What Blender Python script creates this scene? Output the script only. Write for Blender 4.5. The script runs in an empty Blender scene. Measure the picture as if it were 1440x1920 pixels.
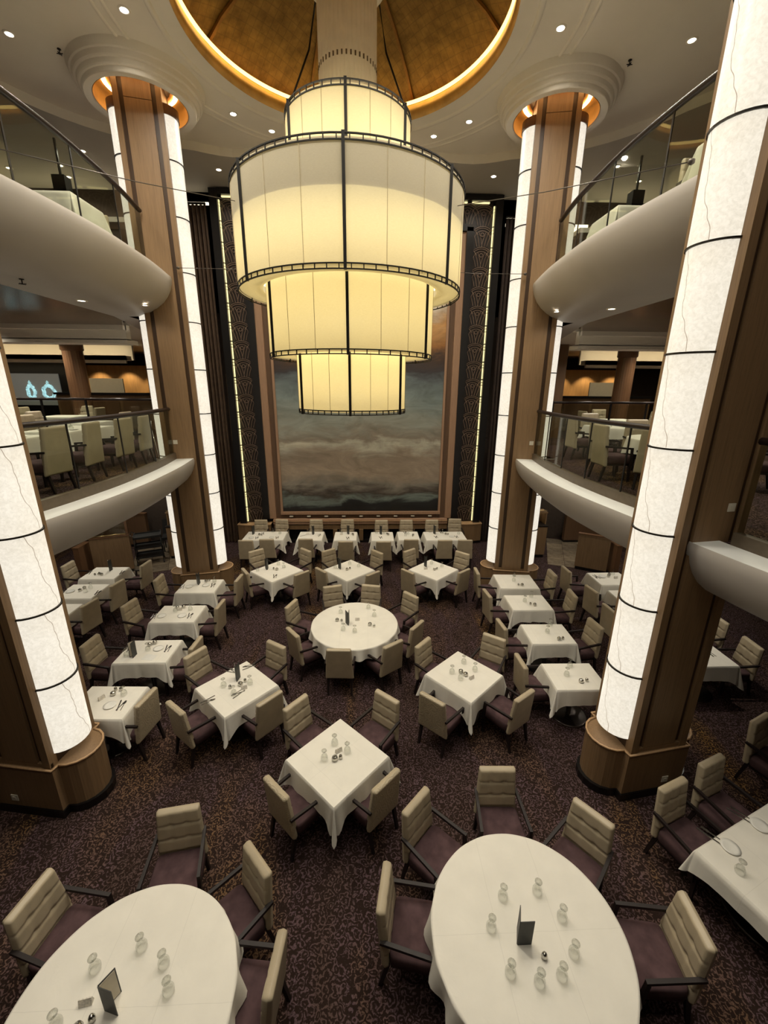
import bpy, math, random
from mathutils import Matrix, Vector

# ------------------------------------------------------------------ camera, world, exposure
scene = bpy.context.scene
COL = scene.collection
R = math.radians
EYE = (0.0, 0.0, 5.2)
def set_camera():
    cam = bpy.data.cameras.new('camera'); o = bpy.data.objects.new('camera', cam); COL.objects.link(o)
    cam.sensor_fit = 'VERTICAL'; cam.sensor_height = 36.0; cam.sensor_width = 27.0
    cam.lens = 770.0 / 1920.0 * 36.0; cam.clip_end = 200; cam.clip_start = 0.02
    p, y, ro = R(16.76), R(-2.255), R(0.456)
    fw = Vector((-math.sin(y) * math.cos(p), math.cos(y) * math.cos(p), -math.sin(p)))
    r = Vector((math.cos(y), math.sin(y), 0)); u = r.cross(fw)
    r2 = r * math.cos(ro) + u * math.sin(ro); u2 = u * math.cos(ro) - r * math.sin(ro)
    m = Matrix((r2, u2, -fw)).transposed().to_4x4(); m.translation = Vector(EYE)
    o.matrix_world = m
    scene.camera = o
set_camera()
w = bpy.data.worlds.new('hall_air'); scene.world = w; w.use_nodes = True
w.node_tree.nodes['Background'].inputs[0].default_value = (0.9, 0.75, 0.55, 1)
w.node_tree.nodes['Background'].inputs[1].default_value = 0.02
vs = scene.view_settings
vs.view_transform = 'Standard'; vs.look = 'None'; vs.gamma = 1.0; vs.use_curve_mapping = False
vs.exposure = 0.5
DOWN_W = 135.0      # ring downlights over the atrium
FILL_W = 100.0      # added fill downlights, overhead and behind the viewer
ALAB = 0.66         # backlit alabaster
CORE = 1.35          # lamps inside the chandelier drums
random.seed(7)
AX = -0.26          # the hall's centre line
CH = (-0.31, 8.4)   # chandelier and dome centre
Z2, Z3 = 3.62, 7.35 # balcony ledges
ZC, ZO = 10.65, 10.47   # atrium ceiling, lower outer ceiling

# ------------------------------------------------------------------ helpers
class MB:
    def __init__(s): s.v = []; s.f = []; s.s = []
    def add(s, vs, fs, smooth=False):
        b = len(s.v); s.v += [tuple(p) for p in vs]
        for f in fs: s.f.append(tuple(i + b for i in f)); s.s.append(smooth)
        return s
    def box(s, x0, x1, y0, y1, z0, z1):
        return s.add([(x0,y0,z0),(x1,y0,z0),(x1,y1,z0),(x0,y1,z0),(x0,y0,z1),(x1,y0,z1),(x1,y1,z1),(x0,y1,z1)],
                     [(3,2,1,0),(4,5,6,7),(0,1,5,4),(1,2,6,5),(2,3,7,6),(3,0,4,7)])
    def hexa(s, b, t):      # four bottom points, four top points
        return s.add(list(b) + list(t), [(3,2,1,0),(4,5,6,7),(0,1,5,4),(1,2,6,5),(2,3,7,6),(3,0,4,7)])
    def prism(s, poly, z0, z1, smooth=False):
        n = len(poly)
        vs = [(x, y, z0) for x, y in poly] + [(x, y, z1) for x, y in poly]
        s.add(vs, [tuple(range(n - 1, -1, -1)), tuple(range(n, 2 * n))])
        b = len(s.v) - 2 * n
        for i in range(n):
            j = (i + 1) % n; s.f.append((b + i, b + j, b + n + j, b + n + i)); s.s.append(smooth)
        return s
    def lathe(s, prof, n=24, c=(0, 0), smooth=True, a0=0.0, a1=2 * math.pi, fl=None):
        full = abs(a1 - a0 - 2 * math.pi) < 1e-6
        m = n if full else n + 1
        vs = []
        for i in range(m):
            a = a0 + (a1 - a0) * i / n; k = fl(a) if fl else 1
            for r, z in prof: vs.append((c[0] + r * k * math.cos(a), c[1] + r * k * math.sin(a), z))
        L = len(prof); fs = []
        for i in range(n):
            j = (i + 1) % m
            for k in range(L - 1): fs.append((i * L + k, j * L + k, j * L + k + 1, i * L + k + 1))
        return s.add(vs, fs, smooth)
    def tube(s, path, r, n=6, closed=False, smooth=True, h=None):
        P = [Vector(p) for p in path]; N = len(P); vs = []; prev = None
        for i in range(N):
            if closed: d = P[(i + 1) % N] - P[i - 1]
            else: d = P[min(i + 1, N - 1)] - P[max(i - 1, 0)]
            d.normalize()
            up = Vector((0, 0, 1)) if abs(d.z) < 0.95 else Vector((0, 1, 0))
            a = d.cross(up).normalized(); b = a.cross(d).normalized()
            rr = r[i] if isinstance(r, (list, tuple)) else r
            for k in range(n):
                t = 2 * math.pi * (k + 0.5) / n
                vs.append(P[i] + a * (rr * math.cos(t)) + b * ((h or rr) * math.sin(t)))
        fs = []
        for i in range(N if closed else N - 1):
            j = (i + 1) % N
            for k in range(n):
                l = (k + 1) % n; fs.append((i * n + k, i * n + l, j * n + l, j * n + k))
        s.add(vs, fs, smooth)
        if not closed:
            b = len(s.v) - N * n
            s.f.append(tuple(b + k for k in range(n - 1, -1, -1))); s.s.append(False)
            s.f.append(tuple(b + (N - 1) * n + k for k in range(n))); s.s.append(False)
        return s
    def grid(s, rows, smooth=True, closed=False):
        m = len(rows[0]); vs = [p for r in rows for p in r]; fs = []
        for i in range(len(rows) - 1):
            for k in range(m if closed else m - 1):
                l = (k + 1) % m; fs.append((i * m + k, i * m + l, (i + 1) * m + l, (i + 1) * m + k))
        return s.add(vs, fs, smooth)
    def mesh(s, name, mat):
        me = bpy.data.meshes.new(name); me.from_pydata(s.v, [], s.f)
        me.polygons.foreach_set('use_smooth', s.s); me.materials.append(mat); me.update()
        return me

def link(name, data, parent=None, loc=(0, 0, 0), rz=0.0, rot=None):
    o = bpy.data.objects.new(name, data); COL.objects.link(o); o.location = loc
    o.rotation_euler = rot if rot else (0, 0, rz)
    if parent: o.parent = parent
    return o
def tag(o, label, cat, group=None, kind=None):
    o['label'] = label; o['category'] = cat
    if group: o['group'] = group
    if kind: o['kind'] = kind
    return o
def thing(name, label, cat, loc=(0, 0, 0), rz=0.0, group=None):
    return tag(link(name, None, None, loc, rz), label, cat, group)
def struct(name, mb, mat, parent=None):
    o = link(name, mb.mesh(name, mat), parent); o['kind'] = 'structure'; return o
def part(name, mb, mat, parent, loc=(0, 0, 0), rz=0.0):
    return link(name, mb.mesh(name, mat), parent, loc, rz)
def copy_tree(o, parent=None):
    c = o.copy(); COL.objects.link(c)
    if parent: c.parent = parent
    for ch in o.children: copy_tree(ch, c)
    return c
def spot(name, loc, power, size=140, blend=0.6, col=(1, 0.9, 0.74), parent=None, rad=0.06, rot=(0, 0, 0)):
    l = bpy.data.lights.new(name, 'SPOT'); l.energy = power; l.color = col
    l.spot_size = R(size); l.spot_blend = blend; l.shadow_soft_size = rad
    o = bpy.data.objects.new(name, l); COL.objects.link(o); o.location = loc; o.rotation_euler = rot
    if parent: o.parent = parent
    return o
def lerp(tab, x):
    if x <= tab[0][0]: return tab[0][1]
    for (a, p), (b, q) in zip(tab, tab[1:]):
        if x <= b:
            t = (x - a) / (b - a); return p + (q - p) * t
    return tab[-1][1]

# ------------------------------------------------------------------ materials
def srgb(r, g, b):
    f = lambda c: (c / 255 / 12.92) if c <= 10 else ((c / 255 + 0.055) / 1.055) ** 2.4
    return (f(r), f(g), f(b), 1)
class NT:
    def __init__(s, name):
        s.m = bpy.data.materials.new(name); s.m.use_nodes = True; s.t = s.m.node_tree
        s.b = s.t.nodes['Principled BSDF']; s.out = s.t.nodes['Material Output']
    def n(s, typ, **kw):
        x = s.t.nodes.new(typ)
        for k, v in kw.items(): setattr(x, k, v)
        return x
    def l(s, a, b): s.t.links.new(a, b)
    def coord(s, which='Object', scale=(1, 1, 1), loc=(0, 0, 0)):
        tc = s.n('ShaderNodeTexCoord'); mp = s.n('ShaderNodeMapping')
        mp.inputs['Scale'].default_value = scale; mp.inputs['Location'].default_value = loc
        s.l(tc.outputs[which], mp.inputs[0]); return mp.outputs[0]
    def noise(s, vec, scale=5, detail=3, rough=0.5, dist=0):
        x = s.n('ShaderNodeTexNoise'); s.l(vec, x.inputs['Vector'])
        x.inputs['Scale'].default_value = scale; x.inputs['Detail'].default_value = detail
        x.inputs['Roughness'].default_value = rough; x.inputs['Distortion'].default_value = dist
        return x.outputs['Fac']
    def ramp(s, fac, stops, interp='LINEAR'):
        x = s.n('ShaderNodeValToRGB'); s.l(fac, x.inputs[0]); cr = x.color_ramp; cr.interpolation = interp
        while len(cr.elements) < len(stops): cr.elements.new(0.5)
        for e, (p, c) in zip(cr.elements, stops): e.position = p; e.color = c
        return x.outputs[0]
    def math(s, op, a, b=None, c=None):
        x = s.n('ShaderNodeMath', operation=op)
        for i, q in enumerate((a, b, c)):
            if q is None: continue
            if isinstance(q, (int, float)): x.inputs[i].default_value = q
            else: s.l(q, x.inputs[i])
        return x.outputs[0]
    def mix(s, fac, a, b, blend='MIX'):
        x = s.n('ShaderNodeMix', data_type='RGBA', blend_type=blend)
        for i, q in ((0, fac), (6, a), (7, b)):
            if isinstance(q, (int, float)): x.inputs[i].default_value = q
            elif isinstance(q, tuple): x.inputs[i].default_value = q
            else: s.l(q, x.inputs[i])
        return x.outputs[2]
    def bump(s, h, strength=0.2, dist=0.01):
        x = s.n('ShaderNodeBump'); s.l(h, x.inputs['Height'])
        x.inputs['Strength'].default_value = strength; x.inputs['Distance'].default_value = dist
        s.l(x.outputs[0], s.b.inputs['Normal'])
    def set(s, **kw):
        for k, v in kw.items(): s.b.inputs[k.replace('_', ' ')].default_value = v
    def col(s, c):
        s.l(c, s.b.inputs['Base Color'])
def scalec(c, k): return (min(c[0] * k, 1), min(c[1] * k, 1), min(c[2] * k, 1), 1)
def plain(name, c, rough=0.5, metal=0.0, var=0.12, scale=14, bump=0.0, spec=0.5, detail=3):
    t = NT(name); v = t.coord(); f = t.noise(v, scale, detail)
    t.col(t.ramp(f, [(0.3, scalec(c, 1 - var)), (0.7, scalec(c, 1 + var))]))
    t.set(Roughness=rough, Metallic=metal); t.b.inputs['Specular IOR Level'].default_value = spec
    if bump: t.bump(t.noise(v, scale * 6, 2), bump, 0.004)
    return t.m
def wood(name, c, rough=0.42, contrast=0.28, sc=(22, 22, 0.7), sheen=0.35):
    t = NT(name); v = t.coord('Object', sc); f = t.noise(v, 3.0, 5, 0.6, 0.4)
    g = t.noise(t.coord('Object', (sc[0] * 5, sc[1] * 5, sc[2] * 2)), 3, 2)
    a = t.ramp(f, [(0.28, scalec(c, 1 - contrast)), (0.5, c), (0.74, scalec(c, 1 + contrast * 0.7))])
    t.col(t.mix(0.25, a, t.ramp(g, [(0.35, scalec(c, 0.7)), (0.65, scalec(c, 1.15))])))
    t.set(Roughness=rough); t.b.inputs['Specular IOR Level'].default_value = sheen
    return t.m
def emit(name, c, strength, var=0.0, scale=6):
    t = NT(name)
    t.set(Roughness=0.6); t.b.inputs['Base Color'].default_value = scalec(c, 0.8)
    if var:
        f = t.noise(t.coord(), scale, 4)
        t.l(t.ramp(f, [(0.3, scalec(c, 1 - var)), (0.7, c)]), t.b.inputs['Emission Color'])
    else: t.b.inputs['Emission Color'].default_value = c
    t.b.inputs['Emission Strength'].default_value = strength
    return t.m
def mat_carpet(name='carpet', k=1.0):
    t = NT(name); v = t.coord()
    nz = t.n('ShaderNodeTexNoise'); t.l(v, nz.inputs['Vector']); nz.inputs['Scale'].default_value = 11; nz.inputs['Detail'].default_value = 3
    mx = t.n('ShaderNodeMix', data_type='VECTOR'); mx.inputs[0].default_value = 0.1
    t.l(v, mx.inputs[4]); t.l(nz.outputs['Color'], mx.inputs[5])
    vo = t.n('ShaderNodeTexVoronoi'); t.l(mx.outputs[1], vo.inputs['Vector']); vo.inputs['Scale'].default_value = 15
    s = t.math('SINE', t.math('MULTIPLY', vo.outputs['Distance'], 17.0))
    s2 = t.math('ADD', s, t.math('MULTIPLY', t.math('SUBTRACT', t.noise(v, 40, 5, 0.75), 0.5), 8.0))
    mask = t.ramp(s2, [(0.15, (0, 0, 0, 1)), (0.95, (1, 1, 1, 1))])
    big = t.noise(t.coord('Object', (1.25, 0.36, 1)), 0.85, 3, 0.55, 0.5)
    big2 = t.noise(t.coord('Object', (0.8, 0.5, 1), (4, 9, 0)), 1.1, 2)
    hi = t.ramp(big, [(0.40, scalec((0.098, 0.062, 0.055, 1), k)), (0.50, scalec((0.115, 0.072, 0.082, 1), k)), (0.57, scalec((0.15, 0.088, 0.055, 1), k)), (0.68, scalec((0.25, 0.14, 0.042, 1), k))])
    hi = t.mix(t.math('MULTIPLY', t.ramp(big2, [(0.45, (0, 0, 0, 1)), (0.62, (1, 1, 1, 1))]), 0.5), hi, scalec((0.105, 0.066, 0.08, 1), k))
    lo = scalec((0.024, 0.014, 0.011, 1), k)
    t.col(t.mix(mask, lo, hi))
    t.set(Roughness=0.95); t.b.inputs['Specular IOR Level'].default_value = 0.1
    t.bump(s2, 0.3, 0.006)
    return t.m
def mat_alabaster():
    t = NT('alabaster'); v = t.coord()
    f = t.noise(v, 26, 8, 0.72, 0.6); f2 = t.noise(v, 2.2, 3)
    base = t.ramp(f, [(0.36, (0.74, 0.675, 0.55, 1)), (0.60, (0.97, 0.90, 0.77, 1))])
    base = t.mix(0.35, base, t.ramp(f2, [(0.35, (0.84, 0.76, 0.62, 1)), (0.65, (1, 0.94, 0.82, 1))]))
    sx = t.n('ShaderNodeSeparateXYZ'); t.l(v, sx.inputs[0])
    wob = t.math('MULTIPLY', t.math('SUBTRACT', t.noise(t.coord('Object', (0, 0, 1), (0, 0, 3.3)), 2.6, 2, 0.5), 0.5), 0.22)
    ln = t.math('ADD', t.math('ADD', sx.outputs['Y'], t.math('MULTIPLY', sx.outputs['Z'], 0.20)), wob)
    m1 = t.math('COMPARE', ln, 0.0, 0.0032)
    ln2 = t.math('ADD', t.math('SUBTRACT', sx.outputs['Y'], t.math('MULTIPLY', sx.outputs['Z'], 0.06)), wob)
    m2 = t.math('COMPARE', ln2, 0.2, 0.0025)
    vein = t.math('MULTIPLY', m1, 0.7)
    base = t.mix(vein, base, (0.22, 0.12, 0.06, 1))
    t.col(t.mix(1.0, base, (0.3, 0.29, 0.27, 1), 'MULTIPLY'))
    t.l(base, t.b.inputs['Emission Color']); t.b.inputs['Emission Strength'].default_value = ALAB
    t.set(Roughness=0.35)
    return t.m
def mat_glass(name, tint=(0.80, 0.82, 0.78, 1), refl=1.0):
    t = NT(name); t.t.nodes.remove(t.b)
    tr = t.n('ShaderNodeBsdfTransparent'); tr.inputs[0].default_value = tint
    gl = t.n('ShaderNodeBsdfGlossy'); gl.inputs['Roughness'].default_value = 0.02
    gl.inputs['Color'].default_value = (0.95, 0.95, 0.93, 1)
    lw = t.n('ShaderNodeLayerWeight'); lw.inputs[0].default_value = 0.5
    f = t.math('ADD', t.math('MULTIPLY', t.math('POWER', lw.outputs['Facing'], 5.0), 0.5 * refl), 0.03)
    mx = t.n('ShaderNodeMixShader'); t.l(f, mx.inputs[0]); t.l(tr.outputs[0], mx.inputs[1]); t.l(gl.outputs[0], mx.inputs[2])
    t.l(mx.outputs[0], t.out.inputs[0]); return t.m
def mat_goblet():
    t = NT('goblet_glass'); t.t.nodes.remove(t.b)
    tr = t.n('ShaderNodeBsdfTransparent'); tr.inputs[0].default_value = (0.93, 0.94, 0.92, 1)
    gl = t.n('ShaderNodeBsdfGlossy'); gl.inputs['Roughness'].default_value = 0.05
    lw = t.n('ShaderNodeLayerWeight'); lw.inputs[0].default_value = 0.35
    f = t.math('ADD', t.math('MULTIPLY', lw.outputs['Facing'], 0.55), 0.05)
    mx = t.n('ShaderNodeMixShader'); t.l(f, mx.inputs[0]); t.l(tr.outputs[0], mx.inputs[1]); t.l(gl.outputs[0], mx.inputs[2])
    t.l(mx.outputs[0], t.out.inputs[0]); return t.m
def mat_shade():
    t = NT('shade_silk'); t.t.nodes.remove(t.b)
    f = t.noise(t.coord('Object', (1, 1, 4)), 30, 3)
    c = t.ramp(f, [(0.3, (0.82, 0.745, 0.50, 1)), (0.7, (0.90, 0.83, 0.585, 1))])
    d = t.n('ShaderNodeBsdfDiffuse'); d.inputs[0].default_value = (0.72, 0.66, 0.54, 1)
    tl = t.n('ShaderNodeBsdfTranslucent'); t.l(c, tl.inputs[0])
    mx = t.n('ShaderNodeMixShader'); mx.inputs[0].default_value = 0.55
    t.l(d.outputs[0], mx.inputs[1]); t.l(tl.outputs[0], mx.inputs[2]); t.l(mx.outputs[0], t.out.inputs[0]); return t.m
def mat_painting():
    t = NT('seascape_paint'); tc = t.n('ShaderNodeTexCoord'); sx = t.n('ShaderNodeSeparateXYZ'); t.l(tc.outputs['Generated'], sx.inputs[0])
    v = t.coord('Object', (0.55, 1, 1.1)); fine = t.coord('Object', (0.5, 1, 3.2))
    wv = t.math('MULTIPLY', t.math('SUBTRACT', t.noise(v, 1.1, 5, 0.6, 0.8), 0.5), 0.15)
    st = t.math('MULTIPLY', t.math('SUBTRACT', t.noise(fine, 2.2, 4, 0.6, 0.3), 0.5), 0.05)
    z = t.math('ADD', t.math('ADD', sx.outputs['Z'], wv), st)
    S = srgb
    c = t.ramp(z, [(0.0, S(14, 12, 10)), (0.03, S(26, 26, 26)), (0.055, S(104, 114, 108)), (0.08, S(58, 48, 40)), (0.115, S(122, 116, 106)),
                   (0.16, S(148, 132, 114)), (0.235, S(134, 120, 104)), (0.28, S(172, 168, 152)), (0.305, S(128, 118, 104)), (0.36, S(140, 142, 132)), (0.46, S(116, 128, 126)),
                   (0.53, S(88, 97, 100)), (0.56, S(50, 46, 50)), (0.60, S(62, 44, 32)), (0.64, S(146, 98, 48)), (0.72, S(172, 130, 80)),
                   (0.78, S(196, 186, 170)), (1.0, S(184, 176, 164))])
    cl = t.noise(t.coord('Object', (0.6, 1, 1.5)), 1.2, 8, 0.68, 1.6)
    c = t.mix(0.6, c, t.ramp(cl, [(0.3, (0.25, 0.24, 0.22, 1)), (0.52, (0.5, 0.5, 0.5, 1)), (0.72, (0.78, 0.77, 0.74, 1))]), 'OVERLAY')
    t.col(c); t.set(Roughness=0.55); t.bump(t.noise(v, 60, 2), 0.15, 0.004); return t.m
def mat_gold():
    t = NT('gold_leaf'); v = t.coord()
    sx = t.n('ShaderNodeSeparateXYZ'); t.l(v, sx.inputs[0])
    gx = t.math('PINGPONG', t.math('ADD', sx.outputs['X'], sx.outputs['Y']), 0.1)
    gy = t.math('PINGPONG', t.math('SUBTRACT', sx.outputs['X'], sx.outputs['Y']), 0.1)
    g = t.math('MINIMUM', gx, gy)
    line = t.ramp(g, [(0.0, (0, 0, 0, 1)), (0.014, (1, 1, 1, 1))])
    f = t.noise(v, 5, 5, 0.6)
    c = t.ramp(f, [(0.3, (0.13, 0.075, 0.018, 1)), (0.7, (0.26, 0.16, 0.045, 1))])
    t.col(t.mix(line, t.mix(0.35, c, (0.05, 0.03, 0.01, 1)), c)); t.set(Roughness=0.5, Metallic=0.55)
    return t.m
def mat_tile():
    t = NT('marble_tile'); v = t.coord('Object'); oi = t.n('ShaderNodeObjectInfo')
    f = t.noise(v, 5, 6, 0.6, 1.0)
    a = t.ramp(f, [(0.3, (0.16, 0.125, 0.09, 1)), (0.7, (0.30, 0.245, 0.18, 1))])
    k = t.ramp(oi.outputs['Random'], [(0, (0.65, 0.65, 0.65, 1)), (1, (1.15, 1.12, 1.05, 1))])
    t.col(t.mix(1.0, a, k, 'MULTIPLY')); t.set(Roughness=0.25); return t.m
def mat_leather(name, c):
    t = NT(name); v = t.coord(); f = t.noise(v, 6, 3)
    t.col(t.ramp(f, [(0.3, scalec(c, 0.92)), (0.7, scalec(c, 1.08))])); t.set(Roughness=0.42)
    t.b.inputs['Specular IOR Level'].default_value = 0.45
    vo = t.n('ShaderNodeTexVoronoi'); t.l(v, vo.inputs['Vector']); vo.inputs['Scale'].default_value = 130
    t.bump(vo.outputs['Distance'], 0.12, 0.002); return t.m
def mat_floral(c):      # leather with a raised scroll of stitched flowers on the outer back
    t = NT('scroll_leather'); v = t.coord(); f = t.noise(v, 6, 3)
    nz = t.n('ShaderNodeTexNoise'); t.l(v, nz.inputs['Vector']); nz.inputs['Scale'].default_value = 5
    mx = t.n('ShaderNodeMix', data_type='VECTOR'); mx.inputs[0].default_value = 0.12
    t.l(v, mx.inputs[4]); t.l(nz.outputs['Color'], mx.inputs[5])
    vo = t.n('ShaderNodeTexVoronoi'); t.l(mx.outputs[1], vo.inputs['Vector']); vo.inputs['Scale'].default_value = 8
    s = t.math('SINE', t.math('MULTIPLY', vo.outputs['Distance'], 34.0))
    m = t.ramp(s, [(0.75, (0, 0, 0, 1)), (0.95, (1, 1, 1, 1))])
    base = t.ramp(f, [(0.3, scalec(c, 0.92)), (0.7, scalec(c, 1.08))])
    t.col(t.mix(t.math('MULTIPLY', m, 0.55), base, scalec(c, 1.45))); t.set(Roughness=0.45)
    t.bump(s, 0.25, 0.004); return t.m

m_wood = wood('oak_veneer', (0.228, 0.142, 0.074, 1))
m_woodcap = wood('oak_edge', (0.46, 0.29, 0.155, 1))
m_groove = wood('walnut_recess', (0.052, 0.028, 0.014, 1))
m_walnut = wood('walnut', (0.14, 0.072, 0.036, 1), 0.3)
m_woodceil = wood('walnut_ceiling', (0.13, 0.072, 0.036, 1), 0.22, 0.3, (1.5, 14, 14), 0.5)
m_black = plain('black_lacquer', (0.008, 0.007, 0.007, 1), 0.35)
m_toe = plain('toe_kick_black', (0.006, 0.005, 0.005, 1), 0.3)
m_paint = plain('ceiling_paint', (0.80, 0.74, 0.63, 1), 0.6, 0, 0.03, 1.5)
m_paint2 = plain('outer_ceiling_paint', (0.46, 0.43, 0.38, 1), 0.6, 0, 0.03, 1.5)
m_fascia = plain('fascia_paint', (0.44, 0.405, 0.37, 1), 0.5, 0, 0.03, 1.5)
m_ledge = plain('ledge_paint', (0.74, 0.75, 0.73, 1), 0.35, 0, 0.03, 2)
m_carpet = mat_carpet()
m_carpet2 = mat_carpet('balcony_carpet', 1.25)
m_alab = mat_alabaster()
m_band = plain('bronze_band', (0.022, 0.018, 0.013, 1), 0.4, 0.6)
m_glass = mat_glass('balustrade_glass', (0.84, 0.86, 0.80, 1), 1.0)
m_channel = plain('bronze_channel', (0.12, 0.092, 0.062, 1), 0.4, 0.3, 0.1)
m_rail = wood('dark_handrail', (0.018, 0.010, 0.008, 1), 0.4)
m_goblet = mat_goblet()
m_shade = mat_shade()
m_seam = plain('seam_thread', (0.42, 0.34, 0.2, 1), 0.8)
m_frame = plain('lamp_iron', (0.014, 0.012, 0.010, 1), 0.45, 0.5)
m_core = emit('lamp_core', (1.0, 0.88, 0.56, 1), CORE)
m_ledwarm = emit('led_warm', (1.0, 0.86, 0.42, 1), 0.85)
m_ledcove = emit('cove_light', (1.0, 0.66, 0.2, 1), 2.6)
m_ledcream = emit('cove_cream', (1.0, 0.86, 0.6, 1), 2.2)
m_ledring = emit('ring_light', (1.0, 0.64, 0.28, 1), 7.0)
m_cove2 = emit('rear_cove_light', (1.0, 0.84, 0.55, 1), 3.2)
m_lens = emit('downlight_lens', (1.0, 0.96, 0.88, 1), 22.0)
m_lens2 = emit('soffit_lens', (1.0, 0.90, 0.72, 1), 7.0)
m_gold = mat_gold()
m_goldpaint = plain('gold_paint', (0.62, 0.36, 0.10, 1), 0.4, 0.3, 0.2, 4)
m_goldrib = plain('gold_rib', (0.20, 0.10, 0.025, 1), 0.45, 0.5)
m_flute = plain('ribbed_glass_column', (0.78, 0.73, 0.64, 1), 0.3, 0, 0.1, 3)
def mat_linen():
    t = NT('table_linen'); v = t.coord(); f = t.noise(v, 5, 3); c = (0.78, 0.75, 0.675, 1)
    sx = t.n('ShaderNodeSeparateXYZ'); t.l(v, sx.inputs[0])
    wob = t.math('MULTIPLY', t.noise(v, 3, 2), 0.02)
    l1 = t.math('COMPARE', t.math('ADD', sx.outputs['X'], wob), 0.27, 0.0022); l2 = t.math('COMPARE', t.math('ADD', sx.outputs['X'], wob), -0.25, 0.0022); l3 = t.math('COMPARE', t.math('ADD', sx.outputs['Y'], wob), 0.02, 0.0018)
    ln = t.math('MULTIPLY', t.math('MAXIMUM', l1, t.math('MAXIMUM', l2, l3)), 0.35)  # fold creases: their shade is darkened into the colour
    t.col(t.mix(ln, t.ramp(f, [(0.3, scalec(c, 0.97)), (0.7, scalec(c, 1.03))]), scalec(c, 0.72)))
    t.set(Roughness=0.85); t.b.inputs['Specular IOR Level'].default_value = 0.2
    t.bump(t.noise(v, 7, 3, 0.5, 0.8), 0.25, 0.012); return t.m
m_cloth = mat_linen()
LEA = (0.43, 0.358, 0.248, 1)
m_leather = mat_leather('tan_leather', LEA)
m_scroll = mat_floral((0.41, 0.342, 0.235, 1))
m_suede = plain('plum_suede', (0.085, 0.050, 0.053, 1), 0.9, 0, 0.25, 9, 0.1, 0.15)
m_legs = wood('wenge', (0.016, 0.010, 0.009, 1), 0.5)
m_chrome = plain('chrome', (0.55, 0.54, 0.50, 1), 0.18, 1.0, 0.05)
m_steel = plain('cutlery_steel', (0.42, 0.41, 0.38, 1), 0.25, 1.0, 0.1)
m_china = plain('china', (0.80, 0.79, 0.74, 1), 0.2, 0, 0.03)
m_menu = plain('menu_cover', (0.03, 0.031, 0.028, 1), 0.5, 0, 0.15)
m_page = plain('menu_page', (0.60, 0.55, 0.45, 1), 0.8, 0, 0.05)
m_paper = plain('white_paper', (0.72, 0.71, 0.67, 1), 0.8, 0, 0.04)
m_packet = plain('sachets', (0.66, 0.62, 0.55, 1), 0.6, 0, 0.3, 60)
m_pedestal = plain('pedestal_metal', (0.30, 0.29, 0.27, 1), 0.3, 0.9)
m_baseplate = plain('base_plate_metal', (0.045, 0.035, 0.03, 1), 0.3, 0.7)
m_paintg = mat_painting()
m_pframe = wood('frame_wood', (0.33, 0.20, 0.125, 1))
m_pframe2 = wood('frame_wood_dark', (0.12, 0.07, 0.042, 1))
m_deco = plain('deco_backing', (0.018, 0.011, 0.008, 1), 0.5)
m_decol = plain('deco_bronze', (0.24, 0.165, 0.12, 1), 0.45, 0.2)
m_curtain = plain('curtain_velvet', (0.075, 0.045, 0.028, 1), 0.9, 0, 0.2, 6)
m_curtain2 = plain('dark_curtain', (0.035, 0.022, 0.017, 1), 0.9, 0, 0.2, 6)
m_tile = mat_tile()
m_brass = plain('brass', (0.55, 0.42, 0.2, 1), 0.3, 1.0)
m_cart = plain('cart_black', (0.014, 0.014, 0.014, 1), 0.4)
m_plastic = plain('outlet_plastic', (0.62, 0.58, 0.48, 1), 0.4, 0, 0.03)
m_wallwood = wood('wall_walnut', (0.15, 0.085, 0.046, 1), 0.4)
m_dark = plain('dark_wall', (0.05, 0.034, 0.025, 1), 0.8)  # even dark brown of the plain walls
m_amber = wood('amber_panel', (0.55, 0.34, 0.15, 1), 0.5, 0.2, (3, 3, 0.4))
m_screen = emit('grey_screen', (0.20, 0.195, 0.17, 1), 0.28, 0.1, 2)
m_crystal = emit('ornament_glow', (0.45, 0.80, 0.86, 1), 0.9, 0.9, 22)  # emission stands in for the ornaments' mirror shine
m_wire = plain('steel_wire', (0.10, 0.085, 0.07, 1), 0.4, 0.5)
m_skin = plain('skin', (0.30, 0.18, 0.12, 1), 0.6)
m_shirt = plain('dark_uniform', (0.02, 0.02, 0.024, 1), 0.8)
m_hair = plain('black_hair', (0.008, 0.007, 0.006, 1), 0.6)

# ------------------------------------------------------------------ structure: floor, ceiling, walls
struct('floor', MB().box(-17, 17, -8, 21, -0.3, 0.0), m_carpet)
fl = bpy.data.objects['floor']
tile_mb = MB().box(-0.245, 0.245, -0.245, 0.245, 0.0, 0.012); tile_me = tile_mb.mesh('tile', m_tile)
def tiles(x0, y0, ang, nx, ny):
    ca, sa = math.cos(R(ang)), math.sin(R(ang))
    for i in range(nx):
        for j in range(ny):
            a, b = (i + 0.5) * 0.5, (j + 0.5) * 0.5
            link('tile', tile_me, fl, (x0 + a * ca - b * sa, y0 + a * sa + b * ca, 0.0), R(ang))
tiles(5.55, 11.55, -22, 3, 5)
tiles(-6.85, 10.98, 22, 3, 5)

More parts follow.
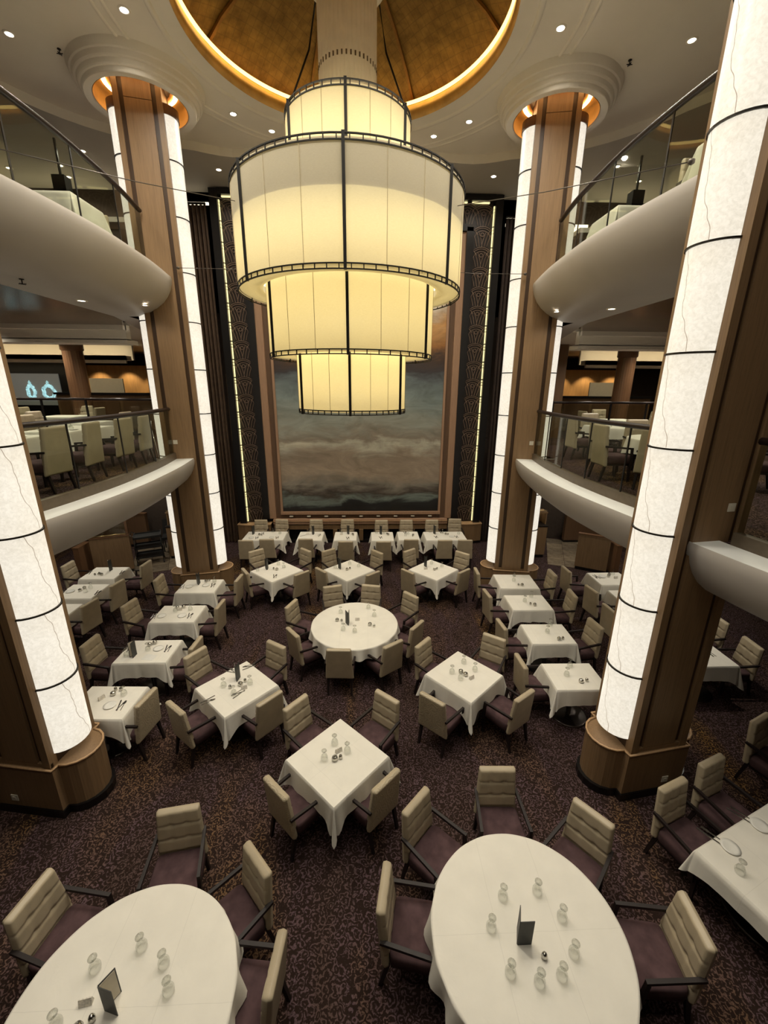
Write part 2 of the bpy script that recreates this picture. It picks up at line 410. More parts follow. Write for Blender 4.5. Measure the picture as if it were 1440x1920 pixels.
WT = [(-8, 6.2), (0, 5.0), (1.5, 4.4), (2.5, 4.08), (3.3, 3.88), (4.0, 3.77), (5.0, 3.69), (5.8, 3.57), (6.9, 3.50), (8.3, 3.58), (9.0, 3.67), (9.75, 3.80)]
def hw(y):
    return (lerp(WT, y - 0.35) + lerp(WT, y) * 2 + lerp(WT, y + 0.35)) / 4
PROF = [(0.36, 0.0), (0.0, 0.0), (-0.012, -0.05), (0.0, -0.14), (0.035, -0.25), (0.10, -0.37), (0.20, -0.49), (0.34, -0.60), (0.52, -0.69), (0.78, -0.745), (0.95, -0.75)]
def balcony(side, zt, tagname):
    ys = [-4 + 0.5 * i for i in range(12)] + [2 + 0.25 * i for i in range(31)] + [9.62]
    ys = sorted(set(round(y, 3) for y in ys if y <= 9.62))
    led, fas = [], []
    for y in ys:
        h = hw(y); led.append([(AX + side * (h + d), y, zt + dz) for d, dz in PROF[:2]])
        fas.append([(AX + side * (h + d), y, zt + dz) for d, dz in PROF[1:]])
    if side > 0: led = led[::-1]; fas = fas[::-1]
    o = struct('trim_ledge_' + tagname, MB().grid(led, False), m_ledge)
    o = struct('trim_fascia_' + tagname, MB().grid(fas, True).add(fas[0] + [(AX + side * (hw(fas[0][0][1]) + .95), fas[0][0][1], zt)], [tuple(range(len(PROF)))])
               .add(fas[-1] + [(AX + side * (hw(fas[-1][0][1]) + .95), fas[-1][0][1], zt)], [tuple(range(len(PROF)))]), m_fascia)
    # carpeted floor on top, soffit below
    top = [[(AX + side * (hw(y) + 0.36), y, zt - 0.02), (AX + side * 16.5, y, zt - 0.02)] for y in ys] + [[(AX + side * 4.75, 9.62, zt - 0.02), (AX + side * 16.5, 9.62, zt - 0.02)], [(AX + side * 4.75, 14, zt - 0.02), (AX + side * 16.5, 14, zt - 0.02)], [(AX + side * 4.75, 20.5, zt - 0.02), (AX + side * 16.5, 20.5, zt - 0.02)]]
    if side < 0: top = [r[::-1] for r in top]
    struct('floor_balcony_' + tagname, MB().grid(top, False), m_carpet2)
    zs = zt - 0.75
    dy = 0.0
    bot = []
    for y in ys: bot.append([(AX + side * (hw(y) + 0.95), y, zs), (AX + side * (5.05 if zt > 5 else 16.5) if y > 3 else AX + side * 16.5, y, zs)])
    bot += [[(AX + side * 4.75, 9.62, zs), (AX + side * (5.05 if zt > 5 else 16.5), 9.62, zs)]]
    bot += [[(AX + side * 4.75, 14, zs), (AX + side * (6.2 if zt > 5 else 16.5), 14, zs)]]
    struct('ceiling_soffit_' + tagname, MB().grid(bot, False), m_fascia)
    if zt > 5:      # walnut ceiling field behind the white soffit
        wd = [[(AX + side * 5.05, y, zs + 0.004), (AX + side * 16.5, y, zs + 0.004)] for y in ys if y > 3] + [[(AX + side * 5.2, 10.2, zs + .004), (AX + side * 16.5, 10.2, zs + .004)], [(AX + side * 5.7, 11.2, zs + .004), (AX + side * 16.5, 11.2, zs + .004)]]
        struct('ceiling_walnut_' + tagname, MB().grid(wd, False), m_woodceil)
        struct('ceiling_rear_' + tagname, MB().box(min(AX + side * 4.75, AX + side * 16.5), max(AX + side * 4.75, AX + side * 16.5), 11.2, 20.5, zs + 0.01, zs + 0.1), m_paint)
for sd, nm in ((-1, 'left'), (1, 'right')):
    balcony(sd, Z2, 'lower_' + nm)
    balcony(sd, Z3, 'upper_' + nm)

# ceiling with the dome opening and the lower outer field
BND = [(-40, 8.5), (0, 8.2), (8, 6.9), (20, 6.45), (30, 5.85), (42, 4.95), (50, 4.75), (58, 4.1), (68, 3.75), (80, 3.2), (90, 3.0),
       (100, 3.2), (112, 3.75), (122, 4.1), (130, 4.75), (138, 4.95), (150, 5.85), (160, 6.45), (172, 6.9), (180, 8.2), (220, 8.5)]
def bnd(deg):
    d = deg
    while d < -40: d += 360
    if d > 220: return 8.5
    return (lerp(BND, d - 4) + lerp(BND, d) * 2 + lerp(BND, d + 4)) / 4
RD = 2.62
NA = 120
inner, mid, mid2, outr, lowb = [], [], [], [], []
rings = [[], [], [], [], []]
for i in range(NA):
    a = 2 * math.pi * i / NA; dg = math.degrees(a)
    b = bnd(dg if dg <= 220 else dg - 360) if not (220 < dg < 320) else 8.5
    c, s_ = math.cos(a), math.sin(a)
    P = lambda r, z: (CH[0] + r * c, CH[1] + r * s_, z)
    rings[0].append(P(RD, ZC)); rings[1].append(P(3.0, ZC)); rings[2].append(P(b, ZC)); rings[3].append(P(b, ZO))
    k = min(17 / max(abs(c), 1e-4), (12.6 if s_ > 0 else 13.4) / max(abs(s_), 1e-4))
    rings[4].append(P(max(k, b + .1), ZO))
struct('ceiling', MB().grid(rings[:3], False, True), m_paint)
struct('trim_ceiling_step', MB().grid(rings[2:4], False, True), m_paint)
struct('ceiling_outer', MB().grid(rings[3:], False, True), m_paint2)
# mouldings round the dome opening
mo = MB()
for r, w_, d_ in ((2.95, 0.05, 0.03), (3.62, 0.03, 0.02), (3.78, 0.03, 0.02)):
    mo.lathe([(r - w_, ZC), (r - w_ * 0.6, ZC - d_), (r + w_ * 0.6, ZC - d_), (r + w_, ZC)], 120, CH)
struct('trim_dome_moulding', mo, m_paint)
struct('trim_dome_band', MB().lathe([(RD, ZC - 0.005), (RD - 0.05, ZC + 0.06), (RD - 0.03, ZC + 0.24), (RD + 0.35, ZC + 0.26)], 120, CH), m_goldpaint)
struct('trim_dome_cove_light', MB().lathe([(RD - 0.03, ZC + 0.25), (RD - 0.075, ZC + 0.255), (RD - 0.06, ZC + 0.30), (RD + 0.02, ZC + 0.30)], 120, CH), m_ledcove)
dome = struct('ceiling_dome', MB().lathe([(RD + 0.4, ZC + 0.26), (RD + 0.36, ZC + 0.5), (2.5, ZC + 0.82), (1.9, ZC + 1.1), (1.2, ZC + 1.32), (0.5, ZC + 1.42), (0.02, ZC + 1.44)], 96, CH), m_gold)
for k in range(8):
    a = R(22.5 - 4 + 45 * k); pts = []
    for r, z in ((2.92, ZC + 0.50), (2.5, ZC + 0.80), (1.9, ZC + 1.08), (1.2, ZC + 1.30), (0.5, ZC + 1.40)):
        pts.append((CH[0] + r * math.cos(a), CH[1] + r * math.sin(a), z - 0.02))
    part('rib', MB().tube(pts, 0.035, 4, False, False), m_goldrib, dome)

# walls
struct('wall_back', MB().box(-17, 17, 13.9, 14.1, 0, 3.62).box(-5.2, 4.7, 13.9, 14.1, 3.6, 10.6).box(-17, 17, 13.9, 14.1, 7.35, 10.6), m_dark)
struct('wall_left', MB().box(-17.1, -16.7, -8, 21, 0, 10.6), m_dark)
struct('wall_right', MB().box(16.4, 16.8, -8, 21, 0, 10.6), m_dark)
struct('wall_rear', MB().box(-17, 17, 20.6, 20.8, 3.0, 7.4), m_dark)
struct('wall_front', MB().box(-17, 17, -5.2, -5.0, 0, 10.6), m_paint)
struct('floor_landing', MB().box(-5.2, 4.7, -5, -0.55, 3.2, 3.6), m_carpet2)

# ------------------------------------------------------------------ columns
COLS = [('NR', 3.70, 4.42, 188.5), ('NL', -4.22, 4.42, -8.5), ('FR', 3.71, 9.87, 169.5), ('FL', -4.27, 9.88, 11.5)]
BZ = [0.88, 1.82, 2.74, 3.67, 4.61, 5.56, 6.52, 7.46, 8.45, 9.40]
def arc(u0, half, bulge, n=9, v=1):
    # circular arc from (u0,-half) to (u0,half) bulging by `bulge`
    r = (half * half + bulge * bulge) / (2 * bulge); cx = u0 + bulge - r
    t = math.asin(min(half / r, 1)); t = t if bulge <= r else math.pi - t
    return [(cx + r * math.cos(-t + 2 * t * i / n), r * math.sin(-t + 2 * t * i / n)) for i in range(n + 1)]
def mirror_u(pl): return [(-u, -v) for u, v in pl]
top_z = 10.34
panel_mb = {}
def col_parts():
    D = {}
    D['toe_kick'] = MB().prism([(0.47, -0.39), (0.47, -0.30)] + arc(0.47, 0.30, 0.31) + [(0.47, 0.30), (0.47, 0.39)] + mirror_u([(0.47, -0.39), (0.47, -0.30)] + arc(0.47, 0.30, 0.31) + [(0.47, 0.30), (0.47, 0.39)]), 0.0, 0.11).mesh('toe_kick', m_toe)
    pl = [(0.45, -0.37), (0.45, -0.285)] + arc(0.45, 0.285, 0.285) + [(0.45, 0.285), (0.45, 0.37)]
    D['plinth'] = MB().prism(pl + mirror_u(pl), 0.11, 0.735).mesh('plinth', m_wood)
    loop = [(u, v, 0.742) for u, v in pl + mirror_u(pl)]
    D['plinth_lip'] = MB().tube(loop, 0.016, 5, True, True).mesh('plinth_lip', m_woodcap)
    D['shaft'] = MB().box(-0.40, 0.40, -0.30, 0.30, 0.73, top_z + 0.3).mesh('shaft', m_groove)
    D['centre_panel'] = MB().box(-0.235, 0.235, 0.0, 0.035, 0.80, top_z - 0.09).mesh('centre_panel', m_wood)
    D['top_rail'] = MB().box(-0.235, 0.235, 0.0, 0.036, top_z - 0.08, top_z + 0.31).mesh('top_rail', m_wood)
    D['bottom_rail'] = MB().box(-0.41, 0.41, 0.0, 0.034, 0.735, 0.795).mesh('bottom_rail', m_wood)
    D['corner_post'] = MB().box(-0.048, 0.048, -0.06, 0.045, 0.735, top_z + 0.3).mesh('corner_post', m_wood)
    ar = arc(0.402, 0.262, 0.20, 12)
    for k in range(len(BZ)):
        z0, z1 = BZ[k] + 0.012, (BZ[k + 1] - 0.012 if k + 1 < len(BZ) else 10.12)
        zm = (z0 + z1) / 2; mb = MB()
        mb.grid([[(u, v, z0 - zm) for u, v in ar], [(u, v, z1 - zm) for u, v in ar]], True)
        mb.add([(u, v, z0 - zm) for u, v in ar], [tuple(range(len(ar)))]); mb.add([(u, v, z1 - zm) for u, v in ar], [tuple(range(len(ar) - 1, -1, -1))])
        D['p%d' % k] = (mb.mesh('alabaster_panel', m_alab), zm)
    br = [(u, v, 0) for u, v in arc(0.402, 0.268, 0.207, 12)]
    D['band'] = MB().tube(br, 0.013, 4, False, False).mesh('band', m_band)
    cp = arc(0.402, 0.275, 0.22, 12)
    D['cap'] = MB().prism(cp, 10.12, 10.28).mesh('lamp_cap', m_walnut)
    D['outlet'] = MB().box(-0.045, 0.045, -0.008, 0.0, -0.045, 0.045).box(-0.02, 0.02, -0.012, -0.006, -0.02, 0.02).mesh('outlet_plate', m_plastic)
    return D
CD = col_parts()
COLLAB = {'NR': 'near column of oak veneer with lit alabaster, beside the tiled-floor side tables',
          'NL': 'near column of oak veneer with lit alabaster, on the trolley side',
          'FR': 'far column of oak veneer with lit alabaster ends, next to the marble tiles',
          'FL': 'far column of oak veneer with lit alabaster ends, next to the black trolley'}
for nm, x, y, an in COLS:
    t = thing('alabaster_column', COLLAB[nm], 'column', (x, y, 0), R(an), 'alabaster columns round the atrium')
    pli = link('plinth', CD['plinth'], t); link('toe_kick', CD['toe_kick'], pli); link('plinth_lip', CD['plinth_lip'], pli); sh = link('shaft', CD['shaft'], t)
    for s in (1, -1):
        for k in ('centre_panel', 'top_rail', 'bottom_rail'): link(k, CD[k], t, (0, s * 0.30, 0), 0 if s > 0 else math.pi)
        for u in (1, -1): link('corner_post', CD['corner_post'], t, (u * 0.362, s * 0.30, 0), 0 if s > 0 else math.pi)
        for k in range(len(BZ)):
            me, zm = CD['p%d' % k]; link('alabaster_panel', me, t, (0, 0, zm), 0 if s > 0 else math.pi)
            if k: link('band', CD['band'], t, (0, 0, BZ[k]), 0 if s > 0 else math.pi)
        link('lamp_cap', CD['cap'], t, (0, 0, 0), 0 if s > 0 else math.pi)
    # socket on the side that faces the camera
    side = -1 if math.cos(R(an)) > 0 else 1
    link('outlet_plate', CD['outlet'], pli, (0.18 * (-1 if nm in 'NRFR' else -1), side * 0.372, 0.24), 0 if side < 0 else math.pi)
    link('outlet_plate', CD['outlet'], sh, (-0.16, side * 0.337, Z2 + 0.38), 0 if side < 0 else math.pi)
    # stepped plaster ring on the ceiling round the column head
    if nm in ('FL', 'FR'):
        ri = MB().lathe([(0.80, 10.62), (0.80, 10.31), (0.82, 10.29), (0.93, 10.29), (0.94, 10.30), (0.955, 10.36), (0.985, 10.365), (1.0, 10.38), (1.015, 10.44), (1.045, 10.445), (1.06, 10.46), (1.075, 10.53), (1.105, 10.54), (1.14, 10.65)], 72, (x, y), False)
        struct('trim_column_ring_' + nm[1:].replace('L', 'left').replace('R', 'right'), ri, m_paint)
        struct('trim_ring_gold_' + nm[1:].replace('L', 'left').replace('R', 'right'), MB().lathe([(0.79, 10.31), (0.79, 10.60), (0.5, 10.63)], 64, (x, y)), m_goldpaint)
        struct('trim_ring_light_' + nm[1:].replace('L', 'left').replace('R', 'right'), MB().lathe([(0.56, 10.60), (0.60, 10.585), (0.64, 10.60)], 64, (x, y)), m_ledring)

# ------------------------------------------------------------------ balustrades
def balustrade(side, zt, y0, y1, label, n, pull=0.40, ledge=True):
    t = thing('glass_balustrade', label, 'balustrade', (0, 0, zt), 0, 'glass balustrades along the balcony edges')
    X = lambda y: AX + side * (hw(y) + pull)
    ys = [y0 + (y1 - y0) * i / n for i in range(n + 1)]
    hr = [(X(y0 + (y1 - y0) * i / 24), y0 + (y1 - y0) * i / 24, 1.105) for i in range(25)]
    part('handrail', MB().tube(hr, 0.046, 8, False, True, 0.038), m_rail, t)
    ch = MB(); rows = []
    for i in range(25):
        y = y0 + (y1 - y0) * i / 24
        x = X(y); rows.append([(x - side * 0.04, y, -0.01), (x - side * 0.04, y, 0.14), (x + side * 0.05, y, 0.14), (x + side * 0.05, y, -0.01)])
    ch.grid(rows, False); part('base_channel', ch, m_channel, t)
    for a, b in zip(ys, ys[1:]):
        p, q = Vector((X(a), a, 0)), Vector((X(b), b, 0)); d = (q - p); L = d.length
        an = math.atan2(d.y, d.x)
        part('glass_pane', MB().box(0.008, L - 0.008, -0.006, 0.006, 0.12, 1.075), m_glass, t, p, an)
    for y in ys[:-1] if y0 > y1 else ys[1:-1] + ys[:1]:
        part('post', MB().box(-0.007, 0.007, -0.012, 0.012, 0.12, 1.08), m_black, t, (X(y), y, 0), math.atan2(X(y - .1) - X(y + .1), .2))
    return t
balustrade(-1, Z2, 4.84, 9.5, 'lower balcony glass balustrade with dark handrail, television-screen side', 4)
balustrade(1, Z2, 4.84, 9.5, 'lower balcony glass balustrade with dark handrail, round-table side', 5)
balustrade(1, Z2, 1.2, 3.98, 'short lower balcony glass balustrade running from the near column toward the landing', 3)
balustrade(-1, Z3, 4.84, 9.45, 'upper balcony glass balustrade with dark handrail above the television screen', 4)
balustrade(1, Z3, 4.84, 9.45, 'upper balcony glass balustrade with dark handrail above the round table', 4)

# ------------------------------------------------------------------ downlights
dl_trim = MB().lathe([(0.055, 0.0), (0.06, -0.012), (0.085, -0.012), (0.09, 0.0)], 20).mesh('trim_ring', m_paint)
dl_lens = MB().lathe([(0.057, -0.006), (0.001, -0.004)], 20).mesh('lens', m_lens)
dl_lens2 = MB().lathe([(0.057, -0.006), (0.001, -0.004)], 20).mesh('lens', m_lens2)
def downlight(x, y, z, label, group, power, lens, cone=150, blend=0.8):
    t = thing('downlight', label, 'light', (x, y, z), 0, group)
    link('trim_ring', dl_trim, t); link('lens', lens, t)
    if power: spot('downlight_beam', (0, 0, -0.03), power, cone, blend, (1, 0.92, 0.77), t, 0.055)
    return t
for dg in [-2.5 + 15 * i for i in range(-5, 6)] + [182.5 - 15 * i for i in range(-5, 6)]:
    a = R(dg)
    downlight(CH[0] + 3.36 * math.cos(a), CH[1] + 0.02 + 3.36 * math.sin(a), ZC, 'bright recessed downlight in the ring around the gold dome', 'ring downlights', DOWN_W, dl_lens)
for x, y in ((-3.76, 12.6), (3.26, 12.55)): downlight(x, y, ZO, 'bright recessed downlight in the ceiling before the painting wall', 'painting wall downlights', 60, dl_lens)
for x, y in ((-5.79, 8.82), (4.81, 7.4), (5.27, 8.4), (-5.3, 7.2), (-6.9, 10.2)): downlight(x, y, ZC, 'dim oval downlight in the ceiling above the upper balcony', 'upper balcony downlights', 60, dl_lens2)
for s in (-1, 1):
    for x, y in ((6.4, 11.9), (7.4, 12.6), (8.2, 11.5), (8.8, 12.8), (5.4, 12.9), (9.6, 12.0), (7.6, 13.2)):
        downlight(AX + s * x, y, ZO, 'small downlight deep in the upper balcony ceiling', 'rear upper balcony downlights', 30, dl_lens2)
    for x, y in ((4.63, 7.95), (4.07, 8.94)):
        downlight(AX + s * x, y, Z3 - 0.75 if x > 4.5 else 6.71, 'downlight in the white soffit below the upper balcony', 'soffit downlights', 14, dl_lens2)
    # extra rows added under both decks to light side aisles and balcony tables
    for x, y in ((6.3, 6.2), (6.3, 8.6), (6.4, 11.0), (8.6, 9.8), (7.2, 13.0)):
        downlight(AX + s * x, y, Z2 - 0.75, 'unseen downlight added under the lower balcony to light the side aisle', 'added side aisle downlights', 45, dl_lens2)
    for x, y in ((6.6, 6.6), (7.0, 9.0), (9.0, 10.4), (7.4, 12.4), (9.4, 13.2), (11.6, 12.6)):
        downlight(AX + s * x, y, Z3 - 0.75, 'downlight added in the walnut ceiling to light the lower balcony tables', 'added walnut ceiling downlights', 120, dl_lens2)

for x, y in ((-4.4, 4.3), (-2.6, 3.2), (-0.3, 2.8), (2.0, 3.2), (3.8, 4.3), (-3.4, 0.6), (-1.2, 0.2), (0.8, 0.2), (3.0, 0.6), (-2.2, -2.4), (1.8, -2.4)):  # unseen lamps added overhead to fill the foreground
    downlight(x, y, ZC, 'unseen downlight added in the ceiling to brighten the foreground', 'added fill downlights', FILL_W, dl_lens)
# sprinkler heads
spk = MB().lathe([(0.03, 0), (0.03, -0.01), (0.008, -0.012), (0.008, -0.06), (0.03, -0.062), (0.03, -0.068), (0.001, -0.07)], 10)
spk.box(-0.05, 0.05, -0.006, 0.006, -0.066, -0.058).box(-0.006, 0.006, -0.05, 0.05, -0.066, -0.058)
spk_me = spk.mesh('sprinkler_head', m_band)
for x, y, z, l in ((-5.2, 9.1, ZC, 'dark sprinkler head on the ceiling above the television-screen side'), (4.53, 8.86, ZC, 'dark sprinkler head on the ceiling above the round-table side'),
                   (-4.75, 6.5, Z3 - 0.75, 'dark sprinkler head under the upper balcony, television-screen side'), (4.26, 6.0, Z3 - 0.75, 'dark sprinkler head under the upper balcony, round-table side')):
    tag(link('sprinkler_head', spk_me, None, (x, y, z)), l, 'sprinkler', 'ceiling sprinklers')

# ------------------------------------------------------------------ chandelier
def chandelier():
    t = thing('chandelier', 'huge tiered cream drum chandelier with dark iron bands hanging from the gold dome', 'chandelier', (CH[0], CH[1], 0))
    tiers = [(1.03, 8.20, 9.37), (1.965, 6.82, 8.29), (1.505, 5.75, 6.93), (1.03, 4.78, 5.86)]
    for k, (r, z0, z1) in enumerate(tiers):
        nb = 7 if k == 1 else 6; st_ = 360.0 / (3 * nb)
        for i in range(3 * nb):
            a0 = R(-90 + st_ * i); a1 = R(-90 + st_ * (i + 1))
            if i % 3: part('seam', MB().tube([((r + .003) * math.cos(a0), (r + .003) * math.sin(a0), z0), ((r + .003) * math.cos(a0), (r + .003) * math.sin(a0), z1)], 0.005, 4, False, False), m_seam, t)
            part('shade_panel', MB().lathe([(r, z0), (r, z1)], 6, (0, 0), True, a0, a1), m_shade, t)
        for i in range(nb):
            a = R(-90 + 360.0 / nb * i); rr = r + 0.012
            part('iron_bar', MB().tube([(rr * math.cos(a), rr * math.sin(a), z0 - 0.05), (rr * math.cos(a), rr * math.sin(a), z1 + 0.05)], 0.03, 4, False, False), m_frame, t)
        for z in ((z1,) if k == 0 else (z0,) if k > 1 else (z0, z1)):
            mb = MB()
            for dz in (-0.035, 0.035):
                mb.lathe([(r - 0.008, z + dz - 0.008), (r + 0.014, z + dz - 0.008), (r + 0.014, z + dz + 0.008), (r - 0.008, z + dz + 0.008), (r - 0.008, z + dz - 0.008)], 72, (0, 0), False)
            n = 72 if k == 1 else 48
            for i in range(n):
                a = 2 * math.pi * (i + 0.5) / n; ca, sa = math.cos(a), math.sin(a); w_ = 0.007
                q = lambda rr, s, zz: (rr * ca - s * sa, rr * sa + s * ca, zz)
                mb.hexa([q(r, -w_, z - .03), q(r + .014, -w_, z - .03), q(r + .014, w_, z - .03), q(r, w_, z - .03)],
                        [q(r, -w_, z + .03), q(r + .014, -w_, z + .03), q(r + .014, w_, z + .03), q(r, w_, z + .03)])
            part('ladder_ring', mb, m_frame, t)
        # lamp core inside the drum
        rc = r * 0.72
        zt = z1 - 0.55 if k == 1 else z1 - 0.06
        zb = z0 + 0.06
        inner_r = {1: 1.56, 2: 1.08}.get(k)
        if k == 1:
            part('lamp_core', MB().lathe([(1.62, zb + 0.12), (1.62, zt)], 48), m_core, t)
            part('inner_plate', MB().lathe([(1.05, zt + 0.02), (r - 0.02, zt + 0.02), (r - 0.02, zt + 0.05), (1.05, zt + 0.05)], 48), m_black, t)
        else:
            part('lamp_core', MB().lathe([(rc, zb + 0.08), (rc, zt)], 40), m_core, t)
        if k == 1: part('bottom_diffuser', MB().lathe([(1.56, z0 + 0.03), (r - 0.02, z0 + 0.02)], 72), m_shade, t)
        if k == 2: part('bottom_diffuser', MB().lathe([(1.08, z0 + 0.03), (r - 0.02, z0 + 0.02)], 64), m_shade, t)
        if k == 3: part('bottom_diffuser', MB().lathe([(0.01, z0 + 0.02), (r - 0.02, z0 + 0.02)], 48), m_shade, t)
        if k == 1: part('top_plate', MB().lathe([(1.04, z1 - 0.03), (r - 0.01, z1 - 0.03)], 64), m_frame, t)
    # ribbed stem rising into the dome
    part('ribbed_stem', MB().lathe([(0.455, 9.0), (0.455, ZC + 1.38)], 168, (0, 0), True, 0, 2 * math.pi, lambda a: 1 + 0.03 * abs(math.sin(21 * a))), m_flute, t)
    mb = MB()
    for i in range(42):
        a = 2 * math.pi * (i + 0.5) / 42
        for z in (9.62, 10.05): mb.box(0.462 * math.cos(a) - .012, 0.462 * math.cos(a) + .012, 0.462 * math.sin(a) - .012, 0.462 * math.sin(a) + .012, z - .03, z + .03)
    part('stem_clips', mb, m_channel, t)['kind'] = 'stuff'
    for z in (11.12, 11.32):
        part('scalloped_collar', MB().lathe([(0.46, z + 0.12), (0.55, z + 0.1), (0.58, z + 0.02), (0.54, z - 0.04), (0.46, z)], 96, (0, 0), True, 0, 2 * math.pi, lambda a: 1 + 0.05 * abs(math.sin(12 * a))), m_flute, t)
    for sg in (-1, 1):
        part('stay_rod', MB().tube([(sg * 0.97, -0.25, 9.38), (sg * 0.62, 0.1, 10.4), (sg * 0.50, 0.3, 11.2)], 0.016, 5), m_frame, t)
chandelier()
for p, q, l in (((-2.0, 7.46, 7.92), (-3.62, 4.62, 7.30), 'thin steel stay wire from the drum to the near trolley-side column'),
                ((1.38, 7.46, 7.93), (3.10, 4.62, 7.30), 'thin steel stay wire from the drum to the near tiled-side column'),
                ((-1.72, 9.80, 7.62), (-3.83, 9.52, 7.50), 'thin steel stay wire from the drum to the far trolley-side column'),
                ((1.10, 9.80, 7.62), (3.28, 9.50, 7.50), 'thin steel stay wire from the drum to the far tiled-side column')):
    mb = MB().tube([p, tuple((a + b) / 2 - (0.03 if i == 2 else 0) for i, (a, b) in enumerate(zip(p, q))), q], 0.006, 4)
    mb.lathe([(0.001, q[2] - .03), (0.03, q[2] - .015), (0.03, q[2] + .015), (0.001, q[2] + .03)], 8, (q[0], q[1]))
    tag(link('stay_wire', mb.mesh('stay_wire', m_wire)), l, 'wire', 'chandelier stay wires')

# ------------------------------------------------------------------ painting wall
YW = 13.62
WX = -0.26
def painting_wall():
    t = thing('wall_painting', 'tall framed abstract seascape with grey clouds and dark horizon behind the chandelier', 'painting', (WX, YW, 0))
    hwid = 2.68
    part('canvas', MB().box(-hwid, hwid, 0.10, 0.16, 1.10, 9.35), m_paintg, t)
    for s in (-1, 1):
        a, b = sorted((s * hwid, s * (hwid + 0.07))); part('inner_moulding', MB().box(a, b, 0.04, 0.16, 1.02, 9.42), m_pframe, t)
        a, b = sorted((s * (hwid + 0.07), s * (hwid + 0.24))); part('recessed_board', MB().box(a, b, 0.10, 0.16, 0.87, 9.5), m_pframe2, t)
        a, b = sorted((s * (hwid + 0.24), s * (hwid + 0.45))); part('outer_board', MB().box(a, b, 0.0, 0.16, 0.87, 9.55), m_pframe, t)
    part('inner_moulding', MB().box(-hwid - .07, hwid + .07, 0.0, 0.16, 1.01, 1.10), m_pframe, t)
    part('inner_moulding', MB().box(-hwid - .07, hwid + .07, 0.04, 0.16, 9.35, 9.42), m_pframe, t)
    part('recessed_board', MB().box(-hwid - .07, hwid + .07, 0.1, 0.16, 0.87, 1.01), m_pframe2, t)
    c = thing('low_console', 'low oak console with dark open bays below the seascape painting', 'console', (WX, YW - 0.12, 0))
    part('top_board', MB().box(-3.0, 3.0, 0.0, 0.22, 0.70, 0.86), m_pframe, c)
    part('edge_strip', MB().box(-3.0, 3.0, -0.02, 0.0, 0.80, 0.82), m_woodcap, c)
    part('apron', MB().box(-3.0, 3.0, 0.04, 0.2, 0.50, 0.70), m_wood, c)
    for i in range(7):
        x = -2.7 + 0.9 * i; part('post', MB().box(x - 0.07, x + 0.07, 0.0, 0.2, 0.10, 0.5), m_wood, c)
    part('back_board', MB().box(-3.0, 3.0, 0.2, 0.22, 0.0, 0.5), m_black, c)
    part('toe_board', MB().box(-3.0, 3.0, 0.05, 0.2, 0.0, 0.10), m_black, c)
    for i in range(9):
        x = -2.4 + 0.6 * i; part('picture_light', MB().box(x - 0.06, x + 0.06, -0.01, 0.05, 0.93, 0.96), m_plastic, t)
    # deco grilles
    fan = MB()
    def line(pts): fan.tube([(x, 0, z) for x, z in pts], 0.008, 4, False, False)
    for r in (0.53, 0.485):
        line([(r * 0.82 * math.sin(R(a)), r * math.cos(R(a)) - 0.02) for a in range(-32, 33, 8)])
    line([(0.23 * math.sin(R(a)) , 0.20 + 0.20 * math.cos(R(a))) for a in range(-80, 81, 16)])
    fan.tube([(0.048 * math.cos(R(a)), 0, 0.30 + 0.048 * math.sin(R(a))) for a in range(0, 360, 36)], 0.009, 4, True, False)
    for s in (-1, 1):
        line([(s * 0.10, 0.36), (s * 0.045, 0.22), (0, 0.06)])
        line([(s * 0.19, 0.36), (s * 0.12, 0.20), (s * 0.075, 0.0)])
        line([(s * 0.25, 0.30), (s * 0.19, 0.14), (s * 0.15, 0.0)])
        line([(s * 0.25, 0.42), (s * 0.18, 0.36), (s * 0.13, 0.30)])
    line([(0, 0.06), (0, -0.02)])
    fan_me = fan.mesh('fan_motif', m_decol)
    ztop = 10.30
    for s, l in ((-1, 'dark fretwork fan panel with lit edge beside the painting, trolley side'), (1, 'dark fretwork fan panel with lit edge beside the painting, tiled-floor side')):
        g = thing('fretwork_grille', l, 'wall panel', (WX, YW, 0), 0, 'fretwork panels flanking the painting')
        a, b = sorted((s * 3.13, s * 3.345)); part('inner_stile', MB().box(a, b, -0.06, 0.16, 0.87, 9.56), m_black, g)
        a, b = sorted((s * 3.345, s * 3.86)); part('backing', MB().box(a, b, 0.06, 0.16, 0.74, ztop), m_deco, g)
        a, b = sorted((s * 3.90, s * 4.12)); part('outer_stile', MB().box(a, b, -0.10, 0.16, 0.74, 10.44), m_black, g)
        for i in range(18):
            link('fan_motif', fan_me, g, (s * 3.60, 0.035, 0.80 + 0.525 * i))
            z0 = 0.78 + 0.525 * i
            part('led_strip', MB().box(min(s * 3.869, s * 3.893), max(s * 3.869, s * 3.893), -0.02, 0.03, z0, z0 + 0.33), m_ledwarm, g)
            for q in (0.35, 0.43): part('led_strip', MB().box(min(s * 3.869, s * 3.893), max(s * 3.869, s * 3.893), -0.02, 0.03, z0 + q, z0 + q + 0.06), m_ledwarm, g)
        pb = thing('plinth_cabinet', 'curved oak plinth cabinet under the fretwork panel, %s side' % ('trolley' if s < 0 else 'tiled-floor'), 'cabinet', (WX + s * 3.64, YW - 0.02, 0), 0, 'plinth cabinets below the fretwork panels')
        pl = [(-0.55, 0.15), (-0.55, -0.16), (-0.3, -0.22), (0.0, -0.24), (0.3, -0.22), (0.55, -0.16), (0.55, 0.15)]
        part('body', MB().prism(pl, 0.10, 0.70), m_wood, pb); part('cap', MB().prism([(x * 1.03, y * 1.06) for x, y in pl], 0.70, 0.725), m_woodcap, pb)
        part('toe_kick', MB().prism([(x * 0.98, y * 0.94) for x, y in pl], 0.0, 0.10), m_toe, pb)
    g = thing('fretwork_frieze', 'dark fretwork fan frieze running over the top of the painting', 'wall panel', (WX, YW, 0))
